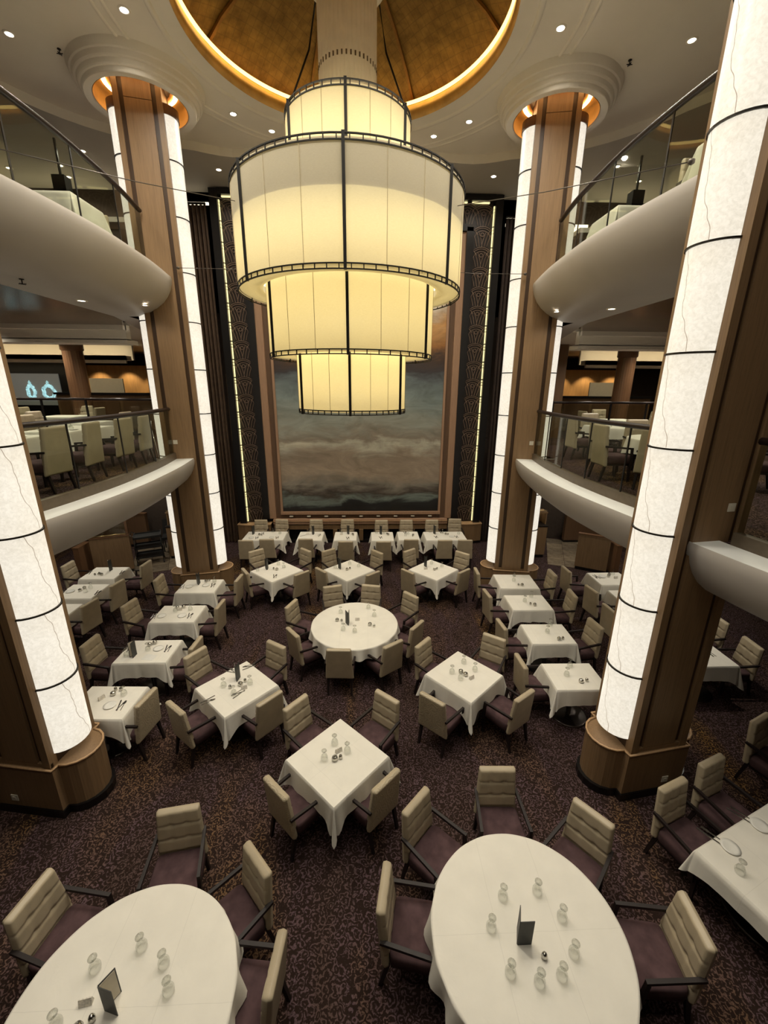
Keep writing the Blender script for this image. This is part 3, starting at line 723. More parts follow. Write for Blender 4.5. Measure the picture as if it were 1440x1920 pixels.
    part('backing', MB().box(-3.345, 3.345, 0.06, 0.16, 9.7, ztop), m_deco, g)
    part('lower_rail', MB().box(-3.13, 3.13, -0.06, 0.16, 9.56, 9.74), m_black, g)
    part('top_rail', MB().box(-3.9, 3.9, -0.10, 0.16, 10.30, 10.45), m_black, g)
    for i in range(13): link('fan_motif', fan_me, g, (-3.12 + 0.52 * i, 0.035, 9.76))
    for i in range(12): part('led_strip', MB().box(-3.8 + 0.64 * i, -3.8 + 0.64 * i + 0.5, -0.02, 0.03, 10.26, 10.29), m_ledwarm, g)
painting_wall()

# curtains either side
def curtain(x0, x1, y, z0, z1, mat, label, amp=0.05, n=9):
    t = thing('curtain', label, 'curtain', ((x0 + x1) / 2, y, 0), 0)
    L = x1 - x0; rows = [[], []]
    for i in range(n * 8 + 1):
        x = -L / 2 + L * i / (n * 8); yy = amp * math.sin(2 * math.pi * i / 8) + 0.3 * amp * math.sin(i * 0.37)
        rows[0].append((x, yy, z0)); rows[1].append((x, yy * 0.8, z1))
    part('drape', MB().grid(rows), mat, t)
    part('curtain_rail', MB().box(-L / 2, L / 2, -0.03, 0.03, z1 + 0.01, z1 + 0.05), m_black, t)
curtain(-5.75, -4.53, 13.66, 0.02, 10.08, m_curtain, 'full-height brown curtain between far column and fretwork panel, trolley side', 0.06, 11)
curtain(3.98, 4.38, 13.6, 0.02, 9.9, m_curtain2, 'narrow dark curtain beside the fretwork panel, tiled-floor side', 0.05, 4)
curtain(4.95, 6.0, 13.72, 0.02, 3.4, m_curtain, 'brown lower curtain near the wooden service cabinet, tiled-floor side', 0.05, 8)
struct('trim_curtain_light_left', MB().box(-5.9, -4.5, 13.82, 13.86, 10.14, 10.2), m_ledcream)
struct('trim_curtain_light_right', MB().box(4.05, 6.5, 13.80, 13.85, 9.78, 9.86), m_ledcream)
struct('trim_wall_panels_right', MB().box(4.42, 4.7, 13.78, 13.88, 3.7, 5.2).box(4.42, 4.7, 13.78, 13.88, 5.35, 7.3).box(4.42, 4.7, 13.78, 13.88, 7.5, 9.2), m_wood)
struct('trim_wall_panels_left', MB().box(-4.98 + .5, -4.36, 13.80, 13.88, 3.5, 5.6), m_wood)

# ------------------------------------------------------------------ chairs
def chair_meshes():
    D = {}
    NXp, NZp = 22, 46
    def back(front):
        rows = []
        for j in range(NZp + 1):
            v = j / NZp; row = []
            for i in range(NXp + 1):
                u = i / NXp * 2 - 1
                # denser samples near the rim
                uu = math.copysign(1 - (1 - abs(u)) ** 1.25, u); vv = 0.5 + math.copysign(0.5 - 0.5 * (1 - abs(2 * v - 1)) ** 1.2, v - 0.5)
                half = 0.250 - 0.036 * vv
                if vv > 0.97: half -= 0.012 * (vv - 0.97) / 0.03
                x = uu * half; z = 0.33 + 0.625 * vv
                d = min((1 - abs(uu)) * half, vv * 0.625, (1 - vv) * 0.625); e = min(d / 0.026, 1); pr = math.sqrt(max(0, 1 - (1 - e) ** 2))
                yc = -0.235 - 0.062 * vv
                if front:
                    y = yc + 0.036 * pr
                    if 0.25 < vv:
                        for sv in (0.47, 0.74):
                            y -= 0.013 * math.exp(-((vv - sv) / 0.015) ** 2) * pr
                            for bu in (-0.36, 0.36): y -= 0.020 * math.exp(-(((uu - bu) * half / 0.022) ** 2 + ((vv - sv) * 0.625 / 0.022) ** 2)) * pr
                        for bu in (-0.36, 0.36): y -= 0.005 * math.exp(-((uu - bu) / 0.06) ** 2) * pr
                        y += 0.014 * pr
                else: y = yc - 0.036 * pr
                row.append((x, y, z))
            rows.append(row if front else row[::-1])
        return rows
    D['backrest'] = MB().grid(back(True)).mesh('backrest', m_leather)
    D['outer_back'] = MB().grid(back(False)).mesh('outer_back', m_leather)
    D['outer_back_scroll'] = MB().grid(back(False)).mesh('outer_back_scroll', m_scroll)
    # seat cushion
    rows = []
    prof = [(0.96, 0.335), (1.0, 0.345), (1.0, 0.43), (0.985, 0.455), (0.93, 0.468), (0.6, 0.476), (0.0, 0.478)]
    N = 32
    for k, z in prof:
        row = []
        for i in range(N):
            a = 2 * math.pi * i / N; c, s = math.cos(a), math.sin(a)
            p = 0.22; cx = math.copysign(abs(c) ** p, c); sy = math.copysign(abs(s) ** p, s)
            wx = 0.238 + 0.012 * (sy + 1) / 2
            row.append((cx * wx * k, 0.025 + sy * 0.235 * k, z))
        rows.append(row)
    D['seat'] = MB().grid(rows, True, True).mesh('seat', m_suede)
    D['apron'] = MB().box(-0.215, 0.215, -0.19, 0.235, 0.29, 0.34).mesh('seat_frame', m_legs)
    def leg(b, t, rb, rt):
        return MB().hexa([(b[0] - rb, b[1] - rb, b[2]), (b[0] + rb, b[1] - rb, b[2]), (b[0] + rb, b[1] + rb, b[2]), (b[0] - rb, b[1] + rb, b[2])],
                         [(t[0] - rt, t[1] - rt, t[2]), (t[0] + rt, t[1] - rt, t[2]), (t[0] + rt, t[1] + rt, t[2]), (t[0] - rt, t[1] + rt, t[2])])
    D['legs'] = []
    for s in (-1, 1):
        D['legs'].append(leg((s * 0.215, 0.225, 0), (s * 0.212, 0.215, 0.34), 0.016, 0.022).mesh('leg', m_legs))
        D['legs'].append(leg((s * 0.205, -0.285, 0), (s * 0.205, -0.21, 0.36), 0.016, 0.022).mesh('leg', m_legs))
    D['arms'] = []
    for q in (-1, 1):
        mb = MB(); w_ = 0.016
        P_ = [(0.236, -0.285, 0.640), (0.268, 0.150, 0.605), (0.262, 0.205, 0.30)]
        a, b, c = [(q * x, y, z) for x, y, z in P_]
        mb.hexa([(a[0] - w_, a[1], a[2] - .016), (a[0] + w_, a[1], a[2] - .016), (b[0] + w_, b[1] + .05, b[2] - .016), (b[0] - w_, b[1] + .05, b[2] - .016)], [(a[0] - w_, a[1], a[2] + .016), (a[0] + w_, a[1], a[2] + .016), (b[0] + w_, b[1] + .05, b[2] + .016), (b[0] - w_, b[1] + .05, b[2] + .016)])
        mb.hexa([(c[0] - w_, c[1] - .022, c[2]), (c[0] + w_, c[1] - .022, c[2]), (c[0] + w_, c[1] + .022, c[2]), (c[0] - w_, c[1] + .022, c[2])], [(b[0] - w_, b[1] + .012, b[2] - .016), (b[0] + w_, b[1] + .012, b[2] - .016), (b[0] + w_, b[1] + .05, b[2] - .016), (b[0] - w_, b[1] + .05, b[2] - .016)])
        D['arms'].append(mb.mesh('armrest', m_legs))
    return D
CM = chair_meshes()
def make_chair(x, y, head, label, z=0.0, group='tan tufted dining chairs', scroll=False, arms=True):
    t = thing('dining_chair', label, 'chair', (x, y, z), R(head - 90), group)
    bk = link('backrest', CM['backrest'], t); link('outer_back', CM['outer_back_scroll' if scroll else 'outer_back'], bk)
    link('seat', CM['seat'], t); link('seat_frame', CM['apron'], t)
    for m in CM['legs']: link('leg', m, t)
    if arms:
        for m in CM['arms']: link('armrest', m, t)
    return t

# ------------------------------------------------------------------ tables and cloths
def cloth_rect(w, d, drop, seed, z=0.757):
    rnd = random.Random(seed); hx, hy = w / 2, d / 2
    base = []   # (x, y, nx, ny, cornerness)
    cs = [(hx, hy, 0), (-hx, hy, 90), (-hx, -hy, 180), (hx, -hy, 270)]
    for k, (cx, cy, a0) in enumerate(cs):
        for i in range(9):
            a = R(a0 + 90 * i / 8); m = 1 - abs(i - 4) / 4
            base.append((cx, cy, math.cos(a), math.sin(a), m))
        nx_, ny_, _ = cs[(k + 1) % 4]
        a = R(a0 + 90)
        for i in range(1, 20):
            f = i / 20; base.append((cx + (nx_ - cx) * f, cy + (ny_ - cy) * f, math.cos(a), math.sin(a), 0))
    ph = [rnd.uniform(0, 6.3) for _ in range(4)]; ck = [rnd.uniform(0.8, 1.25) for _ in range(4)]
    n = len(base); rows = []
    lv = [0.0, 0.03, 0.12, 0.35, 0.65, 1.0]
    for f in lv:
        row = []
        for i, (bx, by, nx, ny, m) in enumerate(base):
            # distance to the next corner drives the fold
            dc = min(math.hypot(bx - sx * hx, by - sy * hy) for sx in (-1, 1) for sy in (-1, 1)); near = math.exp(-(dc / 0.10) ** 2)
            q = (0 if bx > 0 and by > 0 else 1 if bx < 0 and by > 0 else 2 if bx < 0 else 3)
            on_corner = dc < 1e-6
            ramp = max(0.0, 1 - dc / 0.17)
            hem = drop * (1 + (0.30 + 0.28 * ck[q] * m if on_corner else 0.30 * ramp ** 1.3))
            out = 0.010 + 0.022 * f
            if on_corner: out += f * (0.045 + 0.095 * ck[q] * m ** 1.3 - 0.045 * math.sin(math.pi * min(1, m * 1.6)) * (m < 0.625))
            else: out += f * (0.012 * math.sin(9 * (bx + by) + ph[q]) + 0.008 * math.sin(23 * (bx - by) + ph[(q + 1) % 4]) + 0.045 * ramp ** 1.5)
            if f > 0.1: out = 0.03 + (out - 0.03) * min(1.0, drop / 0.29) ** 2
            if f == 0: out = 0
            zz = z - hem * f - (0.004 if f > 0 else 0)
            row.append((bx + nx * out, by + ny * out, zz))
        rows.append(row)
    mb = MB(); mb.grid(rows, True, True)
    # flat top; its fold creases are shaded in the linen colour
    mb.add(rows[0], [tuple(range(n))])
    return mb
def cloth_round(r, drop, seed, z=0.757, waves=17):
    rnd = random.Random(seed); ph = rnd.uniform(0, 6); ph2 = rnd.uniform(0, 6)
    n = 144; rows = []
    for k, f in ((r * 0.5, 0), (r - 0.012, 0), (r, 0.02), (r, 0.12), (r, 0.4), (r, 0.7), (r, 1.0)):
        row = []
        for i in range(n):
            a = 2 * math.pi * i / n
            wv = math.sin(waves * a + ph + 0.8 * math.sin(3 * a + ph2))
            out = (0.006 if f else 0) + f * (0.025 + 0.035 * wv); hem = drop * (1 + 0.12 * math.sin(4 * a + ph2))
            row.append(((k + out) * math.cos(a), (k + out) * math.sin(a), z - hem * f))
        rows.append(row)
    mb = MB().grid(rows, True, True); mb.add(rows[0], [tuple(range(n))]); return mb
ped_me = MB().lathe([(0.04, 0.02), (0.04, 0.70), (0.16, 0.715)], 14).mesh('pedestal', m_pedestal)
bas_me = MB().lathe([(0.30, 0.0), (0.30, 0.012), (0.27, 0.022), (0.05, 0.03), (0.001, 0.03)], 40).mesh('base_plate', m_baseplate)
bas_lg = MB().lathe([(0.44, 0.0), (0.44, 0.012), (0.41, 0.022), (0.05, 0.03), (0.001, 0.03)], 48).mesh('base_plate', m_baseplate)
TOPS = {}
def table_rect(x, y, w, d, rz, label, cloth_label, drop=0.27, z=0.0, seed=None, group='linen covered square tables'):
    t = thing('dining_table', label, 'table', (x, y, z), R(rz), group)
    key = (w, d)
    if key not in TOPS: TOPS[key] = MB().box(-w / 2, w / 2, -d / 2, d / 2, 0.715, 0.752).mesh('tabletop', m_walnut)
    link('tabletop', TOPS[key], t); link('pedestal', ped_me, t); link('base_plate', bas_me if max(w, d) < 1.3 else bas_lg, t)
    c = link('tablecloth', cloth_rect(w + 0.012, d + 0.012, drop, seed if seed is not None else int(x * 97 + y * 31)).mesh('tablecloth', m_cloth), None, (x, y, z), R(rz))
    tag(c, cloth_label, 'tablecloth', 'white tablecloths')
def table_round(x, y, r, label, cloth_label, drop=0.22, z=0.0, seed=3, rz=0):
    t = thing('dining_table', label, 'table', (x, y, z), R(rz), 'linen covered round tables')
    link('tabletop', MB().lathe([(0.001, 0.715), (r, 0.715), (r, 0.752), (0.001, 0.752)], 64, (0, 0), False).mesh('tabletop', m_walnut), t)
    link('pedestal', ped_me, t); link('base_plate', bas_lg, t)
    c = link('tablecloth', cloth_round(r + 0.006, drop, seed).mesh('tablecloth', m_cloth), None, (x, y, z), R(rz))
    tag(c, cloth_label, 'tablecloth', 'white tablecloths')

# nick: (x, y, kind, size, rz, phrase)
TAB = {
 'F':  (-0.40, 4.06, 'sq', (0.89, 0.89), 45.5, 'three-glass diamond-set table between the near columns'),
 'L5': (-2.05, 5.39, 'sq', (0.87, 0.87), 47, 'cutlery-strewn diamond-set table'),
 'R5': (1.54, 5.57, 'sq', (0.87, 0.87), 42, 'four-glass diamond-set table'),
 'M1': (-2.33, 9.63, 'sq', (0.90, 0.90), 47, 'far diamond-set table nearest the trolley'),
 'M2': (-0.50, 9.64, 'sq', (0.90, 0.90), 43, 'far diamond-set table in the middle'),
 'M3': (1.66, 9.62, 'sq', (0.88, 0.88), 44, 'far diamond-set table nearest the marble tiles'),
 'R':  (-0.28, 7.12, 'rd', 0.835, 0, 'round table under the chandelier'),
 'T1': (-3.23, 12.22, 'sq', (1.22, 0.74), 0, 'trolley-side four-seat painting-wall table'),
 'T2': (-1.81, 12.18, 'sq', (0.74, 0.76), 0, 'first two-seat painting-wall table from the trolley side'),
 'T3': (-0.72, 12.15, 'sq', (0.67, 0.74), 0, 'second two-seat painting-wall table from the trolley side'),
 'T4': (0.43, 12.11, 'sq', (0.66, 0.76), 0, 'third two-seat painting-wall table from the trolley side'),
 'T5': (1.25, 12.15, 'sq', (0.63, 0.74), 0, 'fourth two-seat painting-wall table from the trolley side'),
 'T6': (2.40, 12.12, 'sq', (1.24, 0.74), 0, 'marble-side four-seat painting-wall table'),
 'L1': (-3.93, 8.82, 'sq', (0.84, 0.65), 0, 'two-seat table touching the far trolley-side column'),
 'L2': (-3.89, 7.59, 'sq', (0.85, 0.64), 0, 'second two-seat table from the far trolley-side column'),
 'L3': (-3.86, 6.34, 'sq', (0.86, 0.63), 0, 'third two-seat table from the far trolley-side column'),
 'L4': (-3.86, 5.12, 'sq', (0.84, 0.64), -2, 'two-seat table behind the near trolley-side column'),
 'O1': (-6.55, 9.58, 'sq', (0.80, 0.66), 0, 'aisle table just before the wooden partition'),
 'O2': (-6.48, 8.62, 'sq', (0.80, 0.66), 0, 'second aisle table from the wooden partition'),
 'O3': (-6.50, 7.70, 'sq', (0.80, 0.66), 0, 'third aisle table from the wooden partition'),
 'R1': (3.55, 8.90, 'sq', (0.88, 0.72), -3, 'two-seat table touching the far marble-side column'),
 'R2': (3.47, 7.88, 'sq', (0.84, 0.63), -1, 'second two-seat table from the far marble-side column'),
 'R3': (3.40, 6.69, 'sq', (0.80, 0.63), -1, 'third two-seat table from the far marble-side column'),
 'R4': (3.32, 5.49, 'sq', (0.80, 0.62), -1, 'two-seat table behind the near marble-side column'),
 'Q1': (5.95, 9.00, 'sq', (0.80, 0.66), 0, 'aisle table beside the wood divider'),
 'Q2': (5.95, 8.05, 'sq', (0.80, 0.66), 0, 'second aisle table from the wood divider'),
 'Q3': (5.92, 7.10, 'sq', (0.80, 0.66), 0, 'third aisle table from the wood divider'),
 'S1': (5.84, 5.98, 'sq', (0.80, 0.62), 0, 'aisle table seen past the near marble-side column'),
 'BR': (4.16, 2.73, 'sq', (1.50, 0.84), 20.5, 'long angled table below the near marble-side column'),
 'BRd': (1.35, 2.27, 'rd', 0.81, 0, 'eight-glass round table'),
 'BL': (-1.85, 1.93, 'rd', 0.80, 0, 'round table with an open menu and five glasses'),
}
sd = 11
for k, (x, y, kind, sz, rz, ph) in TAB.items():
    sd += 1
    if kind == 'sq': table_rect(x, y, sz[0], sz[1], rz, 'pedestal dining table under white linen: ' + ph, 'white linen cloth on the ' + ph, 0.27 if k not in ('BR',) else 0.2, 0, sd)
    else: table_round(x, y, sz, 'pedestal dining table under white linen: ' + ph, 'white linen cloth on the ' + ph, 0.24, 0, sd, 0)

CHAIRS = {
'F':[('NW', -0.82, 4.64, 320), ('NE', 0.07, 4.69, 229), ('SW', -0.84, 3.74, 46), ('SE', -0.01, 3.79, 134)],
'L5':[('NW', -2.67, 5.87, 328), ('NE', -1.77, 5.98, 236), ('SW', -2.51, 5.0, 52), ('SE', -1.64, 5.11, 138)],
'R5':[('NW', 1.16, 6.01, 318), ('NE', 2.08, 6.11, 233), ('SW', 1.1, 5.06, 48), ('SE', 2.1, 5.11, 124)],
'M1':[('NW', -2.88, 10.33, 311), ('NE', -1.92, 10.35, 227), ('SW', -2.75, 9.38, 33), ('SE', -1.81, 9.29, 134)],
'M2':[('NW', -0.92, 10.31, 309), ('NE', 0.02, 10.2, 222), ('SW', -0.95, 9.44, 42), ('SE', -0.09, 9.25, 131)],
'M3':[('NW', 1.3, 10.26, 309), ('NE', 2.35, 10.06, 227), ('SW', 1.17, 9.32, 41), ('SE', 2.15, 9.35, 129)],
'R':[('N1', -0.74, 8.1, 285), ('N2', -0.01, 8.11, 258), ('W1', -1.33, 7.52, 339), ('W2', -1.16, 6.76, 38), ('S1', -0.5, 6.32, 87), ('S2', 0.25, 6.41, 126), ('E1', 0.69, 7.76, 221), ('E2', 0.68, 6.94, 142)],
'T1':[('N1', -3.61, 12.95, 269), ('N2', -2.95, 12.99, 264), ('S1', -3.56, 11.6, 88), ('S2', -2.98, 11.68, 89)],
'T2':[('N', -1.77, 12.95, 269), ('S', -1.85, 11.69, 89)],
'T3':[('N', -0.72, 12.95, 269), ('S', -0.66, 11.46, 89)],
'T4':[('N', 0.43, 12.86, 269), ('S', 0.44, 11.43, 89)],
'T5':[('N', 1.27, 12.87, 269), ('S', 1.26, 11.59, 89)],
'T6':[('N1', 2.14, 12.87, 269), ('N2', 2.92, 12.98, 264), ('S1', 2.25, 11.52, 89), ('S2', 2.86, 11.52, 87)],
'L1':[('W', -4.61, 8.91, 1), ('E', -3.32, 8.87, 176)],
'L2':[('W', -4.65, 7.68, 349), ('E', -3.34, 7.66, 176)],
'L3':[('W', -4.59, 6.38, 355), ('E', -3.30, 6.32, 176)],
'L4':[('E', -3.48, 5.04, 170)],
'O1':[('W', -7.24, 9.74, 0), ('E', -5.90, 9.76, 176)],
'O2':[('E', -5.98, 8.7, 170)],
'O3':[('E', -6.02, 7.81, 168)],
'R1':[('W', 2.93, 9.1, 358), ('E', 4.18, 8.98, 180)],
'R2':[('W', 2.87, 8.01, 6), ('E', 4.17, 7.95, 176)],
'R3':[('W', 2.80, 6.78, 6), ('E', 4.04, 6.7, 187)],
'R4':[('W', 2.78, 5.67, 3)],
'Q1':[('W', 5.19, 9.18, 2)],
'Q2':[('W', 5.27, 8.16, 8)],
'Q3':[('W', 5.2, 7.30, 4), ('E', 6.57, 6.85, 178)],
'S1':[('E', 6.50, 6.06, 175)],
'BR':[('N1', 4.22, 3.45, 290), ('N2', 3.53, 3.16, 290), ('N3', 5.44, 4.08, 293)],
'BRd':[('W', 0.41, 2.49, 349), ('N', 1.49, 3.4, 268), ('NE', 2.13, 2.96, 219), ('NW', 0.71, 3.13, 316), ('E', 2.46, 2.25, 174), ('SW', 0.66, 1.40, 50)],
'BL':[('N', -1.97, 3.03, 279), ('NE', -1.27, 2.61, 224), ('W', -2.69, 2.53, 349), ('E', -1.02, 2.09, 175)],
}
SIDE = {'N': 'painting side', 'S': 'side away from the painting', 'W': 'trolley side', 'E': 'marble side', 'NW': 'painting-and-trolley corner', 'NE': 'painting-and-marble corner',
        'SW': 'trolley corner away from the painting', 'SE': 'marble corner away from the painting'}
SHORT = {k: v[5] for k, v in TAB.items()}
SHORT.update(T2='first two-seat painting-wall table', T3='second two-seat painting-wall table', T4='third two-seat painting-wall table', T5='fourth two-seat painting-wall table', F='three-glass diamond-set table', M1='diamond-set table nearest the trolley', M2='middle far diamond-set table', M3='diamond-set table nearest the marble tiles',
             BL='open-menu round table', BR='long angled table')
SCROLL = {('F', 'SW'), ('F', 'SE'), ('L5', 'SW'), ('R5', 'SW'), ('L4', 'E')}
ORD = {('T1', 'N1'): 'painting side, trolley end', ('T1', 'N2'): 'painting side, marble end', ('T1', 'S1'): 'open side, trolley end', ('T1', 'S2'): 'open side, marble end',
       ('T6', 'N1'): 'painting side, trolley end', ('T6', 'N2'): 'painting side, marble end', ('T6', 'S1'): 'open side, trolley end', ('T6', 'S2'): 'open side, marble end',
       ('R', 'N1'): 'painting side, toward trolley', ('R', 'N2'): 'painting side, toward marble', ('R', 'W1'): 'trolley side, toward painting', ('R', 'W2'): 'trolley side, away from painting',
       ('R', 'S1'): 'far from painting, toward trolley', ('R', 'S2'): 'far from painting, toward marble', ('R', 'E1'): 'marble side, toward painting', ('R', 'E2'): 'marble side, away from painting',
       ('BR', 'N1'): 'column side, farther from the round table', ('BR', 'N2'): 'column side, closer to the round table', ('BR', 'N3'): 'next to it, turned away from the column'}
for k, lst in CHAIRS.items():
    for n, x, y, h in lst:
        side = ORD.get((k, n)) or SIDE[n]
        make_chair(x, y, h, 'lone tan armchair standing apart behind the long angled table' if (k, n) == ('BR', 'N3') else 'tan armchair at the %s, %s' % (SHORT[k], side), 0, 'tan tufted dining chairs', (k, n) in SCROLL)

# ------------------------------------------------------------------ tableware
ZT = 0.758
goblet_me = MB().lathe([(0.036, 0.0), (0.043, 0.022), (0.043, 0.045), (0.032, 0.075), (0.008, 0.090), (0.005, 0.098), (0.005, 0.128), (0.012, 0.134), (0.033, 0.140), (0.033, 0.143), (0.001, 0.145)], 16).mesh('goblet', m_goblet)
shaker_me = MB().lathe([(0.018, 0), (0.024, 0.012), (0.024, 0.035), (0.018, 0.052), (0.008, 0.06), (0.001, 0.061)], 12).mesh('salt_shaker', m_chrome)
pot_me = MB().lathe([(0.022, 0), (0.036, 0.012), (0.040, 0.03), (0.034, 0.045), (0.034, 0.05), (0.02, 0.058), (0.006, 0.062), (0.008, 0.07), (0.001, 0.074)], 16).mesh('sugar_pot', m_chrome)
candle_me = MB().lathe([(0.028, 0), (0.03, 0.004), (0.03, 0.05), (0.026, 0.052), (0.026, 0.03), (0.001, 0.03)], 14).mesh('votive_glass', m_goblet)
plate_me = MB().lathe([(0.045, 0.0), (0.05, 0.003), (0.085, 0.012), (0.086, 0.015), (0.055, 0.007), (0.001, 0.006)], 24).mesh('side_plate', m_china)
napkin_me = MB().box(-0.075, 0.075, -0.055, 0.055, 0.0, 0.008).box(-0.07, 0.07, -0.05, 0.045, 0.008, 0.014).mesh('folded_napkin', m_paper)
sheet_me = MB().box(-0.075, 0.075, -0.105, 0.105, 0.0, 0.001).mesh('paper_slip', m_paper)
knife_me = MB().box(-0.007, 0.007, -0.11, 0.0, 0.0, 0.007).box(-0.010, 0.008, 0.0, 0.11, 0.001, 0.004).mesh('table_knife', m_steel)
forkb = MB().box(-0.006, 0.006, -0.10, 0.03, 0.0, 0.006).box(-0.012, 0.012, 0.03, 0.055, 0.001, 0.005)
for q in (-0.0105, -0.0035, 0.0035, 0.0105): forkb.box(q - 0.0018, q + 0.0018, 0.055, 0.10, 0.001, 0.004)
fork_me = forkb.mesh('table_fork', m_steel)
spoon_me = MB().box(-0.005, 0.005, -0.10, 0.035, 0.0, 0.005).prism([(0.018 * math.cos(R(a)), 0.062 + 0.03 * math.sin(R(a))) for a in range(0, 360, 36)], 0.0, 0.005).mesh('table_spoon', m_steel)
def menu_meshes2(open_deg):
    cov, pg = MB(), MB()
    for s in (-1, 1):
        a = R(90 - s * open_deg / 2); d = (math.cos(a), math.sin(a)); n = (-s * -d[1], s * -d[0])   # inner normal
        n = (-d[1] * s, d[0] * s)
        def quad(u0, u1, o0, o1): return [(d[0] * u0 + n[0] * o0, d[1] * u0 + n[1] * o0), (d[0] * u1 + n[0] * o0, d[1] * u1 + n[1] * o0), (d[0] * u1 + n[0] * o1, d[1] * u1 + n[1] * o1), (d[0] * u0 + n[0] * o1, d[1] * u0 + n[1] * o1)]
        q = quad(0, 0.118, -0.005, 0.0); cov.hexa([(x, y, 0) for x, y in q], [(x, y, 0.285) for x, y in q])
        q = quad(0.006, 0.11, 0.0, 0.003); pg.hexa([(x, y, 0.010) for x, y in q], [(x, y, 0.274) for x, y in q])
    return cov.mesh('cover', m_menu), pg.mesh('page', m_page)
MENU = menu_meshes2(34); MENUW = menu_meshes2(70)
tent_me = MB().hexa([(-0.045, -0.02, 0), (0.045, -0.02, 0), (0.045, 0.02, 0), (-0.045, 0.02, 0)], [(-0.045, -0.004, 0.06), (0.045, -0.004, 0.06), (0.045, 0.004, 0.06), (-0.045, 0.004, 0.06)]).mesh('sachet_holder', m_packet)
def item(me, name, x, y, label, cat, group, rz=0.0, z=0.0):
    return tag(link(name, me, None, (x, y, ZT + z), rz), label, cat, group)
def menu(x, y, rz, label, wide=False, z=0.0):
    t = thing('menu_folder', label, 'menu', (x, y, ZT + z), R(rz), 'standing menu folders'); mm = MENUW if wide else MENU
    link('cover', mm[0], t); link('page', mm[1], t)
def on(k):
    x, y, kind, sz, rz, ph = TAB[k]; c, s = math.cos(R(rz)), math.sin(R(rz))
    return lambda a, b: (x + a * c - b * s, y + a * s + b * c)
def goblets(k, pts):
    for x, y in pts: item(goblet_me, 'goblet', x, y, 'upside-down clear goblet on the ' + SHORT[k], 'glass', 'goblets on the ' + SHORT[k])
def pots(k, pts, shakers=()):
    for x, y in pts: item(pot_me, 'sugar_pot', x, y, 'small chrome lidded pot on the ' + SHORT[k], 'pot', 'chrome pots on the ' + SHORT[k])
    for x, y in shakers: item(shaker_me, 'salt_shaker', x, y, 'small chrome shaker on the ' + SHORT[k], 'shaker', 'chrome shakers on the ' + SHORT[k])
def setting(k, x, y, rz, plate=True, n=0):
    if plate: item(plate_me, 'side_plate', x, y, 'white side plate on the ' + SHORT[k], 'plate', 'plates on the ' + SHORT[k])
    c, s = math.cos(R(rz)), math.sin(R(rz))
    for me, nm, dx, dr, zz in ((knife_me, 'table_knife', 0.13, 14, 0), (fork_me, 'table_fork', 0.16, -12, 0.0), (spoon_me, 'table_spoon', 0.19, 8, 0.0)):
        item(me, nm, x + dx * c, y + dx * s, 'steel %s laid out on the %s' % (nm.split('_')[1], SHORT[k]), nm.split('_')[1], 'cutlery on the ' + SHORT[k], R(rz + dr), zz)
def tent(k, x, y, rz): item(tent_me, 'sachet_holder', x, y, 'little holder of paper sachets on the ' + SHORT[k], 'sachets', None, R(rz))

goblets('BRd', [(1.21, 2.53), (1.54, 2.56), (1.68, 2.36), (1.04, 2.31), (1.67, 2.12), (1.51, 1.99), (1.32, 1.96), (1.11, 2.02)])
menu(1.23, 2.20, -55, 'dark standing menu folder on the eight-glass round table', True); pots('BRd', [], [(1.42, 2.11)])
goblets('BL', [(-1.88, 2.28), (-1.65, 2.17), (-1.54, 2.01), (-2.18, 2.16), (-2.27, 1.86)])
menu(-1.97, 1.93, -70, 'wide-open menu folder showing its pages on the open-menu round table', True)
pots('BL', [(-2.10, 1.83)], [(-2.03, 1.88), (-1.93, 1.80), (-2.05, 1.79)]); tent('BL', -2.13, 1.97, 10)
goblets('F', [(-0.56, 4.04), (-0.45, 4.27), (-0.28, 4.14)]); pots('F', [(-0.43, 4.03)], [(-0.36, 4.05)]); tent('F', -0.39, 4.15, 30)
goblets('R5', [(1.35, 5.61), (1.60, 5.86), (1.74, 5.66), (1.46, 5.46)]); pots('R5', [(1.50, 5.62), (1.56, 5.55)]); tent('R5', 1.64, 5.47, 30)
goblets('R', [(-0.58, 7.52), (-0.49, 6.90), (-0.27, 6.83), (-0.01, 7.70), (0.11, 7.39)]); pots('R', [(-0.63, 7.23), (0.02, 7.06)], [(-0.54, 7.21), (0.10, 7.0)])
menu(-0.40, 7.06, 12, 'dark standing menu folder on the round table under the chandelier'); tent('R', -0.23, 7.24, 0)
menu(-2.58, 9.66, 15, 'dark standing menu folder on the diamond-set table nearest the trolley'); goblets('M1', [(-2.80, 9.60), (-2.36, 9.98), (-2.18, 9.78)]); pots('M1', [(-2.33, 9.66)], [(-2.42, 9.70)]); setting('M1', -2.46, 9.30, 0, False)
menu(-0.72, 9.66, 15, 'dark standing menu folder on the middle far diamond-set table'); goblets('M2', [(-0.86, 9.74), (-0.50, 9.96), (-0.26, 9.80)]); pots('M2', [(-0.55, 9.62)], [(-0.48, 9.68)])
menu(1.50, 9.74, 8, 'dark standing menu folder on the diamond-set table nearest the marble tiles'); goblets('M3', [(1.66, 9.94), (1.90, 9.74)]); pots('M3', [(1.68, 9.58)], [(1.75, 9.62)]); tent('M3', 1.46, 9.62, 0)
menu(-2.08, 5.50, 8, 'dark standing menu folder on the cutlery-strewn diamond-set table'); goblets('L5', [(-2.25, 5.40), (-2.04, 5.22), (-1.86, 5.45)]); pots('L5', [(-2.0, 5.42)], [(-2.14, 5.36), (-1.95, 5.5)]); tent('L5', -1.92, 5.34, 20)
for a, b, r in ((-2.46, 5.24, -60), (-1.88, 5.12, 130), (-1.94, 5.72, 110), (-2.30, 5.62, 60)): setting('L5', a, b, r, False)
